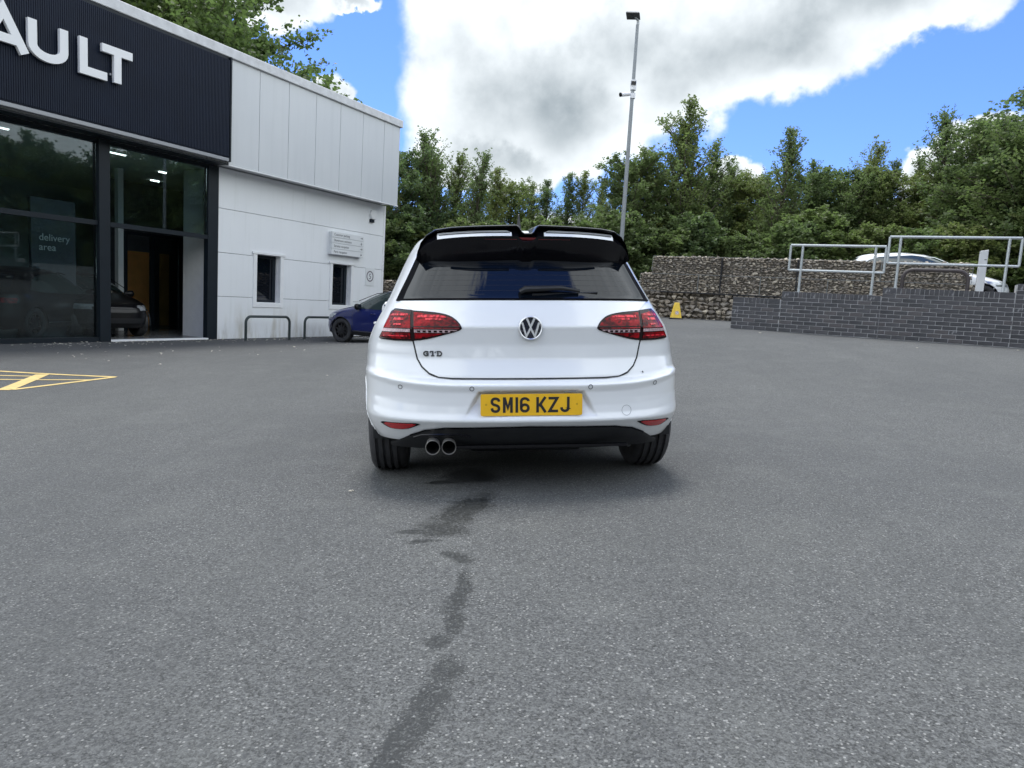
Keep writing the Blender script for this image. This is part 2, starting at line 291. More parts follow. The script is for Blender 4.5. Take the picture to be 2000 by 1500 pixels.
# ------------------------------------------------------------------ mesh helpers
COL = scn.collection
def tag(o, label=None, cat=None, group=None, kind=None):
    if label: o['label'] = label
    if cat: o['category'] = cat
    if group: o['group'] = group
    if kind: o['kind'] = kind
    return o
def empty(name, loc=(0, 0, 0), rz=0., mtx=None):
    o = bpy.data.objects.new(name, None); COL.objects.link(o); o.empty_display_size = .2
    if mtx is not None: o.matrix_world = mtx
    else: o.location = loc; o.rotation_euler = (0, 0, rz)
    return o
class MB:
    def __init__(s): s.v = []; s.f = []; s.mi = []; s.cur = 0
    def add(s, vs, fs, xf=None):
        k = len(s.v)
        s.v += [tuple((xf @ Vector(p)) if xf is not None else p) for p in vs]
        s.f += [tuple(i + k for i in f) for f in fs]; s.mi += [s.cur] * len(fs); return s
    def box(s, a, b, xf=None):
        x0, y0, z0 = a; x1, y1, z1 = b
        return s.add([(x0, y0, z0), (x1, y0, z0), (x1, y1, z0), (x0, y1, z0), (x0, y0, z1), (x1, y0, z1), (x1, y1, z1), (x0, y1, z1)],
                     [(3, 2, 1, 0), (4, 5, 6, 7), (0, 1, 5, 4), (1, 2, 6, 5), (2, 3, 7, 6), (3, 0, 4, 7)], xf)
    def tube(s, pts, r, n=8, cap=True, xf=None):
        pts = [Vector(p) for p in pts]; R = r if isinstance(r, (list, tuple)) else [r] * len(pts); vs = []; up = None
        for i, p in enumerate(pts):
            t = (pts[min(i + 1, len(pts) - 1)] - pts[max(i - 1, 0)]).normalized()
            if up is None: up = t.orthogonal().normalized()
            up = (up - t * up.dot(t)).normalized(); q = t.cross(up)
            vs += [tuple(p + (up * math.cos(a) + q * math.sin(a)) * R[i]) for a in [2 * math.pi * j / n for j in range(n)]]
        fs = [(i * n + j, i * n + (j + 1) % n, (i + 1) * n + (j + 1) % n, (i + 1) * n + j) for i in range(len(pts) - 1) for j in range(n)]
        if cap: fs += [tuple(range(n - 1, -1, -1)), tuple((len(pts) - 1) * n + j for j in range(n))]
        return s.add(vs, fs, xf)
    def lathe(s, prof, n=32, axis='x', xf=None, close=False):
        # prof = [(along axis, radius)]
        vs = []
        for a_, r in prof:
            for j in range(n):
                c, d = r * math.cos(2 * math.pi * j / n), r * math.sin(2 * math.pi * j / n)
                vs.append({'x': (a_, c, d), 'y': (d, a_, c), 'z': (c, d, a_)}[axis])
        m_ = len(prof); rng_ = range(m_ if close else m_ - 1)
        fs = [(i * n + j, ((i + 1) % m_) * n + j, ((i + 1) % m_) * n + (j + 1) % n, i * n + (j + 1) % n) for i in rng_ for j in range(n)]
        return s.add(vs, fs, xf)
    def disc(s, c, r, n=24, axis='y', xf=None):
        vs = [(c[0] + r * math.cos(2 * math.pi * j / n), c[1], c[2] + r * math.sin(2 * math.pi * j / n)) if axis == 'y' else
              ((c[0] + r * math.cos(2 * math.pi * j / n), c[1] + r * math.sin(2 * math.pi * j / n), c[2]) if axis == 'z' else (c[0], c[1] + r * math.cos(2 * math.pi * j / n), c[2] + r * math.sin(2 * math.pi * j / n))) for j in range(n)]
        return s.add(vs, [tuple(range(n))], xf)
    def prism(s, poly, y0, y1, xf=None):
        # poly in (x,z), extruded along y
        n = len(poly); vs = [(x, y0, z) for x, z in poly] + [(x, y1, z) for x, z in poly]
        return s.add(vs, [tuple(range(n)), tuple(range(2 * n - 1, n - 1, -1))] + [(i, (i + 1) % n, n + (i + 1) % n, n + i)[::-1] for i in range(n)], xf)
    def grid(s, P, flip=False, wrap=False):
        P = np.asarray(P); a, b = P.shape[:2]; fs = []
        for i in range(a - 1):
            for j in range(b if wrap else b - 1):
                k = (j + 1) % b; q = (i * b + j, i * b + k, (i + 1) * b + k, (i + 1) * b + j); fs.append(q[::-1] if flip else q)
        return s.add([tuple(map(float, p)) for p in P.reshape(-1, 3)], fs)
    def stroke(s, pts, wd, y0, y1, closed=False, xf=None, caps=0.):
        # a band of width wd along a polyline in (x,z), extruded between y0 and y1
        P = [Vector((p[0], p[1])) for p in pts]; n = len(P); Lf = []; Rt = []
        for i in range(n):
            a = P[(i - 1) % n] if (closed or i > 0) else None; c = P[(i + 1) % n] if (closed or i < n - 1) else None
            d1 = (P[i] - a).normalized() if a is not None else None; d2 = (c - P[i]).normalized() if c is not None else None
            if d1 is None: d1 = d2
            if d2 is None: d2 = d1
            nn = Vector((-(d1.y + d2.y), d1.x + d2.x)); nn.normalize(); k = 1 / max(.45, nn.dot(Vector((-d1.y, d1.x))))
            Lf.append(P[i] + nn * wd / 2 * k); Rt.append(P[i] - nn * wd / 2 * k)
        vs = [(p.x, y0, p.y) for p in Lf] + [(p.x, y0, p.y) for p in Rt] + [(p.x, y1, p.y) for p in Lf] + [(p.x, y1, p.y) for p in Rt]
        fs = []
        for i in range(n if closed else n - 1):
            j = (i + 1) % n
            fs += [(i, j, n + j, n + i), (2 * n + i, 3 * n + i, 3 * n + j, 2 * n + j), (i, 2 * n + i, 2 * n + j, j), (n + i, n + j, 3 * n + j, 3 * n + i)]
        if not closed: fs += [(0, n, 3 * n, 2 * n), (n - 1, 3 * n - 1, 4 * n - 1, 2 * n - 1)]
        return s.add(vs, fs, xf)
    def build_each(s, name, m, parent=None, **kw):
        # one object per disconnected piece
        par = list(range(len(s.v)))
        def find(a):
            while par[a] != a: par[a] = par[par[a]]; a = par[a]
            return a
        for f in s.f:
            for q in f[1:]: par[find(q)] = find(f[0])
        gr = {}
        for f in s.f: gr.setdefault(find(f[0]), []).append(f)
        res = []
        for fs in gr.values():
            used = sorted({v for f in fs for v in f}); ix = {v: i for i, v in enumerate(used)}
            res.append(MB().add([s.v[v] for v in used], [tuple(ix[v] for v in f) for f in fs]).build(name, m, parent, **kw))
        return res
    def build(s, name, m, parent=None, smooth=False, label=None, kind=None, bevel=0., fixn=True):
        me = bpy.data.meshes.new(name); me.from_pydata(s.v, [], s.f)
        for q in (m if isinstance(m, (list, tuple)) else [m]): me.materials.append(q)
        if any(s.mi): me.polygons.foreach_set('material_index', s.mi)
        if fixn:
            bm = bmesh.new(); bm.from_mesh(me); bmesh.ops.recalc_face_normals(bm, faces=bm.faces)
            if bevel: bmesh.ops.bevel(bm, geom=list(bm.edges), offset=bevel, segments=1, affect='EDGES', clamp_overlap=True)
            bm.to_mesh(me); bm.free()
        if smooth:
            me.polygons.foreach_set('use_smooth', [True] * len(me.polygons))
            if smooth != 'full': me.set_sharp_from_angle(angle=rad(38))
        me.update(); o = bpy.data.objects.new(name, me); COL.objects.link(o)
        if parent is not None: o.parent = parent
        if label: o['label'] = label
        if kind: o['kind'] = kind
        return o
def dup(o, name=None, parent=None):
    c = o.copy(); COL.objects.link(c)
    if parent is not None: c.parent = parent
    for ch in list(o.children): dup(ch, None, c)
    return c
def arc(cx, cz, r, a0, a1, n=10, rz=None):
    rz = r if rz is None else rz
    return [(cx + r * math.cos(rad(a0 + (a1 - a0) * i / n)), cz + rz * math.sin(rad(a0 + (a1 - a0) * i / n))) for i in range(n + 1)]
def text_mesh(body, size, name, m, parent, loc, rot=(math.pi / 2, 0, 0), ext=.001, align='LEFT', xs=1.):
    cu = bpy.data.curves.new(name, 'FONT'); cu.body = body; cu.size = size; cu.extrude = ext; cu.align_x = align
    to = bpy.data.objects.new(name, cu); COL.objects.link(to); dg = bpy.context.evaluated_depsgraph_get()
    me = bpy.data.meshes.new_from_object(to.evaluated_get(dg)); bpy.data.objects.remove(to)
    me.materials.clear(); me.materials.append(m); o = bpy.data.objects.new(name, me); COL.objects.link(o)
    o.parent = parent; o.location = loc; o.rotation_euler = rot; o.scale = (xs, 1, 1); return o

# ------------------------------------------------------------------ ground: forecourt as one sheet through surveyed heights
CAR_M = Matrix.Translation((.135, 3.558, .018)) @ Matrix.Rotation(rad(5.3), 4, 'Z') @ Matrix.Rotation(rad(-1.2), 4, 'X') @ Matrix.Rotation(rad(-3.3), 4, 'Y')
pts = [tuple(CAR_M @ Vector(p)) for p in ((-1.2, -1.5, 0), (1.2, -1.5, 0), (-1.2, 1, 0), (1.2, 1, 0), (-1.2, 4.6, 0), (1.2, 4.6, 0), (0, -3.4, 0))]
FA = Vector((-8.8, 15.4, -.38)); FU = Vector((math.sin(rad(27)), math.cos(rad(27)), 0)); FN = Vector((math.cos(rad(27)), -math.sin(rad(27)), 0))
for s_ in (-6, -3, 0, 3, 6, 9.5):
    for o_ in (0, .8):
        p = FA + FU * s_ + FN * o_; pts.append((p.x, p.y, -.38))
WV = Vector((.891, -.454, 0)); WB = Vector((.454, .891, 0)); W0 = Vector((4.43, 14.4, .73))
for t_, b_, z_ in ((-.1, 0, .728), (1.5, 0, .725), (3, 0, .725), (4.8, 0, .725), (7.5, 0, .72), (-3.6, 6, .80), (-2.5, 6, .815), (0, 6, .83), (-.6, .3, .70), (-8, 6, .25), (-13, 6, -.30), (4.8, -1, .69), (0, -1, .66)):
    p = W0 + WV * t_ + WB * b_; pts.append((p.x, p.y, z_))
pts += [(-4.75, 19.5, -.38), (-6.3, 8.5, -.36), (10, 3, .50), (-10, 2, -.52)]
X = np.array(pts); K_ = len(X)
def ker(r): return np.where(r > 1e-9, r * r * np.log(np.maximum(r, 1e-9)), 0)
rr = np.hypot(X[:, None, 0] - X[None, :, 0], X[:, None, 1] - X[None, :, 1])
A_ = np.zeros((K_ + 3, K_ + 3)); A_[:K_, :K_] = ker(rr) + np.eye(K_) * .02; A_[:K_, K_:] = np.c_[np.ones(K_), X[:, :2]]; A_[K_:, :K_] = A_[:K_, K_:].T
cf = np.linalg.solve(A_, np.r_[X[:, 2], 0, 0, 0])
def gz(x, y):
    x = np.clip(np.asarray(x, float), -13, 12); y = np.clip(np.asarray(y, float), -2, 25)
    r = np.hypot(x[..., None] - X[:, 0], y[..., None] - X[:, 1])
    return (ker(r) * cf[:K_]).sum(-1) + cf[K_] + cf[K_ + 1] * x + cf[K_ + 2] * y
def spaced(lo, hi, step, far):
    a = np.arange(lo, hi + 1e-6, step); e = np.array([2, 5, 12, 30, 80, 200, 500, 1200.]) * 1.0
    return np.r_[(lo - e[::-1]), a, hi + e]
gx, gy = np.meshgrid(spaced(-13, 12, .4, 1), spaced(-3, 26, .4, 1))
gzv = gz(gx, gy)
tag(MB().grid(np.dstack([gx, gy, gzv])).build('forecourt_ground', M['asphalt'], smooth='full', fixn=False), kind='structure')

# yellow hatching in front of the showroom
yh = MB()
def strip(a, b, wd):
    a = Vector(a); b = Vector(b); d = (b - a); n = Vector((-d.y, d.x)).normalized() * wd / 2; k = max(2, int(d.length / .3)); rows = []
    for i in range(k + 1):
        p = a + d * i / k; rows.append([(q.x, q.y, float(gz(q.x, q.y)) + .005) for q in (p - n, p + n)])
    yh.grid(rows)
strip((-7.9, 9.76), (-5.32, 9.458), .09); strip((-7.2, 7.9), (-5.715, 8.032), .09); strip((-5.715, 8.032), (-5.335, 9.44), .09)
strip((-6.337, 9.50), (-5.80, 8.07), .16); strip((-8.6, 9.05), (-6.34, 9.28), .07); strip((-7.6, 8.62), (-5.42, 9.1), .07); strip((-8.1, 8.1), (-7.4, 9.6), .16)
tag(yh.build('yellow_hatch_marking', M['yellow_line'], fixn=False), kind='structure')

# raised ground behind the stone wall, bank under the trees
def terrace(t, b):
    z = 1.38 + np.clip((b - 8.5) / 9, 0, 1) ** 1.3 * 1.25 + .08 * np.sin(t * .9) * np.sin(b * .7)
    z = z - np.clip((-t - 4) / 6, 0, 1) * .25
    return z
tt, bb = np.meshgrid(np.r_[np.arange(-22, 30, .8)], np.r_[6.9, np.arange(7.4, 22, .8), 26, 34, 60])
zz = terrace(tt, bb); P = np.dstack([W0.x + WV.x * tt + WB.x * bb, W0.y + WV.y * tt + WB.y * bb, zz])
tag(MB().grid(P).build('wooded_bank', M['earth'], smooth='full', fixn=False), kind='structure')
# ramp rising between brick wall and stone wall, to the upper car park on the right
tt, bb = np.meshgrid(np.r_[np.arange(.2, 4.8, .2), np.arange(5, 30, 1.5)], np.linspace(.33, 6.95, 12))
rz_ = .78 + (1.40 - .78) * np.clip((tt - .2) / 2.3, 0, 1) ** .8 - .25 * np.clip(1 - (tt - .2) / .8, 0, 1)
P = np.dstack([W0.x + WV.x * tt + WB.x * bb, W0.y + WV.y * tt + WB.y * bb, rz_])
tag(MB().grid(P).build('upper_car_park', M['asphalt'], smooth='full', fixn=False), kind='structure')
tt, bb = np.meshgrid(np.arange(4.45, 30, 1.2), np.linspace(6.9, 9.6, 8)); P = np.dstack([W0.x + WV.x * tt + WB.x * bb, W0.y + WV.y * tt + WB.y * bb, tt * 0 + 1.404])
tag(MB().grid(P).build('upper_car_park', M['asphalt'], smooth='full', fixn=False), kind='structure')

# ------------------------------------------------------------------ showroom building (local x along facade, y inwards, z up)
BM = Matrix.Translation(FA) @ Matrix.Rotation(rad(63), 4, 'Z')
bld = empty('showroom_building', mtx=BM)
tag(bld, 'white panelled car showroom with dark navy fascia and tall glass front', 'building')
# lower wall: horizontal cladding panels with recessed joints, window openings left out
WIN = [(4.08, 4.91, .95, 2.23), (7.02, 7.86, .95, 2.20)]
rows_ = [(0, 1.072), (1.083, 2.167), (2.178, 3.252), (3.263, 4.24)]
def wall_panel(poly):
    MB().prism(poly, 0, .10).build('wall_panel', M['facade'], bld, bevel=.003)
X0, X1 = 2.83, 9.40
(a1_, b1_, c1_, d1_), (a2_, b2_, c2_, d2_) = [(a - .122, b + .122, c - .122, d + .062) for a, b, c, d in WIN]
wall_panel([(X0, 0), (X1, 0), (X1, 1.072), (b2_, 1.072), (b2_, c2_), (a2_, c2_), (a2_, 1.072), (b1_, 1.072), (b1_, c1_), (a1_, c1_), (a1_, 1.072), (X0, 1.072)])
for x0, x1 in ((X0, a1_), (b1_, a2_), (b2_, X1)): wall_panel([(x0, 1.083), (x1, 1.083), (x1, 2.167), (x0, 2.167)])
wall_panel([(X0, 2.178), (a1_, 2.178), (a1_, d1_), (b1_, d1_), (b1_, 2.178), (a2_, 2.178), (a2_, d2_), (b2_, d2_), (b2_, 2.178), (X1, 2.178), (X1, 3.252), (X0, 3.252)])
wall_panel([(X0, 3.263), (X1, 3.263), (X1, 4.24), (X0, 4.24)])
MB().box((2.84, .09, 0), (9.39, .14, .83)).box((2.84, .09, 2.3), (9.39, .14, 4.24)).box((2.84, .09, .8), (3.96, .14, 2.35)).box((5.03, .09, .8), (6.9, .14, 2.35)).box((7.98, .09, .8), (9.39, .14, 2.35)).build_each('wall_backing', M['frame_dark'], bld)
MB().box((9.402, -.012, 0), (9.49, .3, 4.24)).build('corner_trim', M['white_trim'], bld, bevel=.004)
MB().box((9.39, .14, 0), (9.45, 14, 4.24)).build('end_wall', M['facade'], bld)
for a, b, c, d in WIN:
    f = MB().box((a - .12, -.02, c - .12), (a, .09, d + .05)).box((b, -.02, c - .12), (b + .12, .09, d + .05)).box((a, -.018, c - .12), (b, .09, c)).box((a - .17, -.04, d + .002), (b + .17, .09, d + .06)).build_each('window_surround', M['white_trim'], bld, bevel=.003)
    w1 = MB()
    for q in (((a, .16, c), (a + .06, .22, d)), ((b - .12, .16, c), (b, .22, d)), ((a + .06, .16, c), (b - .12, .22, c + .07)), ((a + .06, .16, d - .09), (b - .12, .22, d))): w1.box(*q)
    w1 = w1.build('window', M['frame_dark'], bld)
    MB().box((a + .05, .185, c + .05), (b - .11, .20, d - .07)).build('pane', M['dark_glass'], w1)
    MB().box((a, .09, c), (a + .01, .2, d)).box((b - .01, .09, c), (b, .2, d)).box((a, .09, d - .01), (b, .2, d)).box((a, .09, c), (b, .2, c + .01)).build_each('window_reveal', M['white_trim'], bld)
# upper storey cladding overhanging by half a metre
js = [2.68, 3.62, 4.61, 5.62, 6.61, 7.61, 8.63, 9.44]
for i in range(7): MB().box((js[i] + .006, -.50, 4.26), (js[i + 1] - .006, -.44, 6.70)).build('cladding_panel', M['cladding'], bld, bevel=.003)
MB().box((-6, -.44, 4.27), (9.40, .3, 4.33)).build('soffit', M['white_trim'], bld)
MB().box((2.68, -.515, 4.225), (9.46, -.43, 4.255)).build('drip_trim', M['white_trim'], bld)
MB().box((2.66, -.47, 4.335), (9.43, -.41, 6.69)).build('cladding_backing', M['frame_dark'], bld)
MB().box((9.405, -.44, 4.335), (9.46, 14, 6.69)).build('upper_end_wall', M['cladding'], bld)
MB().box((-7, -.57, 6.705), (9.50, -.2, 6.93)).build('coping', M['coping'], bld, bevel=.012)
MB().box((9.2, -.2, 6.70), (9.50, 14, 6.90)).build('side_coping', M['coping'], bld)
MB().box((-7, -.25, 6.72), (9.3, 14, 6.78)).build('roof', M['cladding'], bld)
MB().box((-7, -.545, 6.62), (2.66, -.50, 6.70)).build('fascia_gutter', M['frame_dark'], bld)
# navy fascia with fine vertical ribs
r_ = MB()
for k in range(0, 240):
    x = 2.60 - k * .04
    if x < -6.9: break
    r_.box((x - .030, -.60, 4.42), (x, -.585, 6.62))
rib = r_.build('fascia_rib', M['sign_navy'], bld, kind='stuff')
MB().box((-7, -.585, 4.40), (2.62, -.43, 6.63)).build('fascia_board', M['sign_navy'], bld)
MB().box((2.625, -.61, 4.30), (2.665, -.43, 6.70)).build('fascia_edge', M['frame_dark'], bld)
MB().box((-7, -.60, 4.30), (2.62, -.50, 4.385)).build('fascia_foot_trim', M['silver_trim'], bld, bevel=.01)
MB().box((-7, -.50, 4.24), (2.68, -.1, 4.268)).build('fascia_soffit', M['frame_dark'], bld)
# illuminated-style raised letters
LET = {
 'R': (.58, [[(.09, 0), (.09, .91), (.32, .91)] + arc(.34, .68, .16, 90, -90, 8, .23) + [(.09, .45)], [(.30, .45), (.52, 0)]]),
 'E': (.52, [[(.52, .91), (.09, .91), (.09, .09), (.52, .09)], [(.09, .5), (.46, .5)]]),
 'N': (.64, [[(.09, 0), (.09, .98)], [(.09, .96), (.55, .04)], [(.55, .02), (.55, 1)]]),
 'A': (.74, [[(.02, 0), (.37, .98), (.72, 0)], [(.16, .27), (.58, .27)]]),
 'U': (.74, [[(.09, 1), (.09, .40)] + arc(.37, .37, .28, 180, 360, 12) + [(.65, .40), (.65, 1)]]),
 'L': (.56, [[(.09, 1), (.09, .09), (.56, .09)]]),
 'T': (.64, [[(0, .91), (.64, .91)], [(.32, .90), (.32, 0)]]) }
sgn = empty('fascia_lettering', mtx=BM @ Matrix.Translation((0, -.6, 0)))
tag(sgn, 'large raised white capital letters on the navy showroom fascia', 'sign')
xpos = {}
hgt = .66
starts = [('R', -5.35), ('E', -4.58), ('N', -3.86), ('A', -2.93), ('U', -1.96), ('L', -1.03), ('T', -.57)]
starts[3] = ('A', -2.72)
for ch, x in starts:
    wd, sts = LET[ch]; g = MB()
    for i, st in enumerate(sts): g.stroke([(x + a * 1.0, 5.27 + b * hgt) for a, b in st], .155, -.10 - .0008 * i, -.03)
    g.build('letter', M['letter_white'], sgn, label='raised white letter ' + ch)
    MB().box((x + wd * .3, -.04, 5.4), (x + wd * .35, 0, 5.44)).build('letter_stud', M['silver_trim'], sgn)
# glazed front
gl = bpy.data.materials.new('shop_glass'); gl.use_nodes = True; t = NT(gl.node_tree); b = t.n['Principled BSDF']; o = t.n['Material Output']
b.inputs['Base Color'].default_value = (.02, .028, .03, 1); b.inputs['Roughness'].default_value = .015; b.inputs['IOR'].default_value = 1.5
trn = t.new('ShaderNodeBsdfTransparent'); trn.inputs[0].default_value = (.74, .84, .86, 1); gs = t.new('ShaderNodeBsdfGlossy'); gs.inputs['Roughness'].default_value = .01
fr = t.new('ShaderNodeFresnel'); fr.inputs[0].default_value = 1.5; mx = t.new('ShaderNodeMixShader'); t.put(mx.inputs[0], t.math('MULTIPLY', fr.outputs[0], 1.15, clamp=True))
t.l.new(trn.outputs[0], mx.inputs[1]); t.l.new(gs.outputs[0], mx.inputs[2]); t.l.new(mx.outputs[0], o.inputs[0]); M['shop_glass'] = gl
for x0, x1 in ((-.24, 0), (2.52, 2.82), (-3.6, -3.42)):
    MB().box((x0, -.02 if x1 else -.06, 0 if x1 > 0 or x0 < -1 else 0), (x1, .14, 4.24)).build('mullion', M['frame_dark'], bld, bevel=.006)
MB().box((0, -.005, 2.46), (2.52, .12, 2.56)).build('transom', M['frame_dark'], bld)
MB().box((-3.42, -.005, 2.46), (-.24, .12, 2.56)).build('transom', M['frame_dark'], bld)
MB().box((-7, -.03, -.08), (-.24, .14, .10)).build('glazing_base', M['frame_dark'], bld)
MB().box((-.24, -.035, -.08), (0, .14, -.001)).build('glazing_base', M['frame_dark'], bld)
MB().box((0, -.06, -.04), (2.52, .10, .035)).build('threshold', M['white_trim'], bld)
MB().box((-7, .0, 4.16), (2.52, .12, 4.24)).build('head_frame', M['frame_dark'], bld)
for x0, x1, z0, z1 in ((0.002, 2.518, 2.562, 4.158), (-3.418, -.242, .10, 2.458), (-3.418, -.242, 2.562, 4.158), (-7, -3.602, .10, 4.158)):
    MB().box((x0, .05, z0), (x1, .062, z1)).build('glass_pane', M['shop_glass'], bld)
# interior
MB().box((-7, .1, -.06), (9.3, 9, -.002)).build('interior_floor', M['room_floor'], bld)
MB().box((-7, 8.9, 0), (9.38, 9, 4.2)).box((-7.1, .1, 0), (-7, 9, 4.2)).build_each('interior_wall', M['room_wall'], bld)
MB().box((2.83, .16, 0), (2.93, 1.28, 4.2)).build('side_return_wall', M['white_trim'], bld)
MB().box((-7, .1, 4.22), (9.38, 9, 4.262)).build('interior_ceiling', M['room_wall'], bld)
MB().box((2.22, 3.0, 0), (2.37, 3.14, 4.2)).build('white_post', M['white_trim'], bld)
MB().box((-.75, 1.5, 0), (.20, 1.6, 3.0)).build('display_wall', M['room_dark'], bld)
text_mesh('delivery\narea', .21, 'wall_text', M['sign_white'], bld, (-.60, 1.49, 2.10))
fr_ = MB()
for x in (2.39, 3.18, 4.05): fr_.box((x, 3.0, 0), (x + .09, 3.1, 2.62))
fr_.box((2.48, 3.0, 2.54), (4.05, 3.1, 2.62)).build('inner_door_frame', M['frame_dark'], bld)
MB().box((3.27, 3.04, .02), (4.05, 3.05, 2.54)).build('inner_door_glass', M['shop_glass'], bld)
MB().box((3.0, 5.1, 0), (7.5, 5.18, 4.2)).build('partition_wall', M['room_dark'], bld)
MB().box((3.86, 5.03, 0), (4.60, 5.085, 2.20)).build('wooden_door', M['wood'], bld)
MB().box((4.95, 5.03, 0), (5.25, 5.085, 2.20)).build('wooden_door', M['wood'], bld)
dk = MB().box((-4, 7, 0), (-1.5, 8, 1.0)).build('counter', M['room_dark'], bld)
lm = bpy.data.materials.new('ceiling_lamp_glow'); lm.use_nodes = True; q = lm.node_tree.nodes['Principled BSDF']; q.inputs['Emission Color'].default_value = (1, .97, .9, 1); q.inputs['Emission Strength'].default_value = 2.2; M['glow'] = lm
for i in range(2):
    for j in range(1):
        MB().box((-1.75 + i * 2.5, 1.1 + j * 2.4, 4.20), (-1.35 + i * 2.5, 1.16 + j * 2.4, 4.218)).build('ceiling_lamp', M['glow'], bld)
M['fill_glow'] = lm.copy(); M['fill_glow'].node_tree.nodes['Principled BSDF'].inputs['Emission Strength'].default_value = 4
MB().box((3.9, 4.0, 4.19), (4.15, 4.05, 4.215)).build('ceiling_lamp', M['fill_glow'], bld); MB().box((2.9, 2.3, 4.19), (3.1, 2.34, 4.215)).build('ceiling_lamp', M['fill_glow'], bld)  # extra strips added deeper in the room to brighten the wooden doors
# back volume so the building is closed
MB().box((-7, 14, -.1), (9.45, 14.1, 6.7)).build('rear_wall', M['facade'], bld)
MB().box((-7.12, -.5, -.1), (-7.02, 14, 6.7)).build('far_end_wall', M['facade'], bld)

# directional sign board
sg = empty('direction_sign_board', mtx=BM @ Matrix.Translation((6.78, 0, 2.47)))
tag(sg, 'white four-slat directory sign fixed above the small right-hand window', 'sign')
for i, tx in enumerate(['Parts reception', 'Service reception', 'Showroom entrance', 'Customer parking']):
    sl = MB().box((0, -.16, i * .168), (1.46, -.10, i * .168 + .160)).build('slat', M['sign_white'], sg, bevel=.004)
    text_mesh(tx, .10, 'lettering', M['ink_grey'], sl, (.09, -.162, i * .168 + .05), xs=.95)
    a = MB(); zc = i * .168 + .08
    a.stroke([(1.30, zc), (1.38, zc)] if i % 2 else [(1.34, zc + .04), (1.34, zc - .03)], .016, -.163, -.161)
    a.stroke([(1.36, zc + .028), (1.388, zc), (1.36, zc - .028)] if i % 2 else [(1.31, zc - .005), (1.34, zc - .035), (1.37, zc - .005)], .014, -.1637, -.161)
    a.build('arrow', M['ink_grey'], sl)
MB().box((.02, -.10, 0), (1.44, 0, .66)).build('sign_case', M['sign_white'], sg)
sp_ = empty('speed_limit_sign', mtx=BM @ Matrix.Translation((8.78, 0, 1.92)))
tag(sp_, 'small white plate with a circled number 5 near the facade corner', 'sign')
MB().box((-.22, -.016, -.30), (.22, -.001, .26)).build('plate', M['sign_white'], sp_)
MB().stroke(arc(0, 0, .155, 0, 360, 28)[:-1], .035, -.019, -.016, closed=True).build('ring', mat('speed_ring', (.14, .11, .15), .5), sp_)
text_mesh('5', .24, 'number', M['ink_grey'], sp_, (0, -.019, -.085), align='CENTER')
al = empty('alarm_box', mtx=BM @ Matrix.Translation((8.80, 0, 3.88)))
tag(al, 'white alarm bell box high on the wall near the corner', 'alarm box')
MB().prism(arc(0, 0, .17, 0, 360, 6)[:-1], -.09, -.002).build('cover', M['white_trim'], al, bevel=.012)
MB().box((-.13, -.06, -.25), (.05, -.002, -.152)).build('lamp_base', M['frame_dark'], al)

# ------------------------------------------------------------------ blue brick retaining wall (local x along wall, y away from camera)
WM = Matrix.Translation((W0.x, W0.y, 0)) @ Matrix.Rotation(math.atan2(-.454, .891), 4, 'Z')
bw = empty('brick_wall', mtx=WM)
tag(bw, 'stepped blue-grey engineering brick wall below the galvanised railings', 'wall')
secs = [(-.10, .82, 7), (.82, 2.56, 9), (2.56, 4.60, 11), (4.60, 6.4, 13)]
BZ = .735
core = MB()
for x0, x1, n in secs: core.box((x0 + .004, .006, BZ - .5), (x1 - .001, .33, BZ + n * .075 + .095))
core.build('mortar_core', M['mortar'], bw)
bmeshes = {}
def brick_me(lx, lz, mk, v):
    key = (round(lx, 3), lz, mk, v)
    if key not in bmeshes:
        r2 = random.Random(hash((v, mk)) & 0xffff); j = lambda: r2.uniform(-.0018, .0018)
        b = MB(); vs = [(x + j(), y + j(), z + j()) for z in (0, lz) for x, y in ((.0, 0), (lx, 0), (lx, .1), (0, .1))]
        b.add(vs, [(3, 2, 1, 0), (4, 5, 6, 7), (0, 1, 5, 4), (1, 2, 6, 5), (2, 3, 7, 6), (3, 0, 4, 7)])
        o = b.build('brick', M[mk], None, bevel=.003); me = o.data; bpy.data.objects.remove(o); bmeshes[key] = me
    return bmeshes[key]
def put(name, me, loc, rot=(0, 0, 0), parent=bw):
    o = bpy.data.objects.new(name, me); COL.objects.link(o); o.parent = parent; o.location = loc; o.rotation_euler = rot; return o
def pick(): return random.choices(['brick0', 'brick1', 'brick2', 'brick3', 'brick_bloom'], [5, 4, 2.2, 2.2, .35])[0]
for si, (x0, x1, n) in enumerate(secs):
    for c in range(n):
        x = x0 + .004; z = BZ + c * .075 - .0; first = True
        L_ = .215 if c % 2 == 0 else .1025
        while x < x1 - .02:
            l_ = min(L_, x1 - .008 - x)
            if l_ > .03: put('brick', brick_me(l_, .065, pick(), random.randrange(4)), (x, random.uniform(-.003, .002), z))
            x += L_ + .010; L_ = .215
    x = x0 + .004; z = BZ + n * .075
    while x < x1 - .05:
        endb = (x < x0 + .02 or x > x1 - .26) and si < 3
        l_ = .215 if endb else .065
        l_ = min(l_, x1 - .008 - x)
        put('coping_brick', brick_me(l_, .105, 'brick_bloom' if random.random() < .12 else pick(), random.randrange(4)), (x, random.uniform(-.006, .0), z)); x += l_ + .010
for c in range(-2, 0):
    x = -.096 + (.1 if c % 2 else 0)
    while x < 6.2: put('brick', brick_me(.215, .065, pick(), random.randrange(4)), (x, .0, BZ + c * .075)); x += .225
# returns at the left end
for c in range(7):
    y = .105
    put('brick', brick_me(.1, .065, pick(), 0), (-.105, y, BZ + c * .075)); put('brick', brick_me(.1, .065, pick(), 1), (-.105, y + .11, BZ + c * .075))

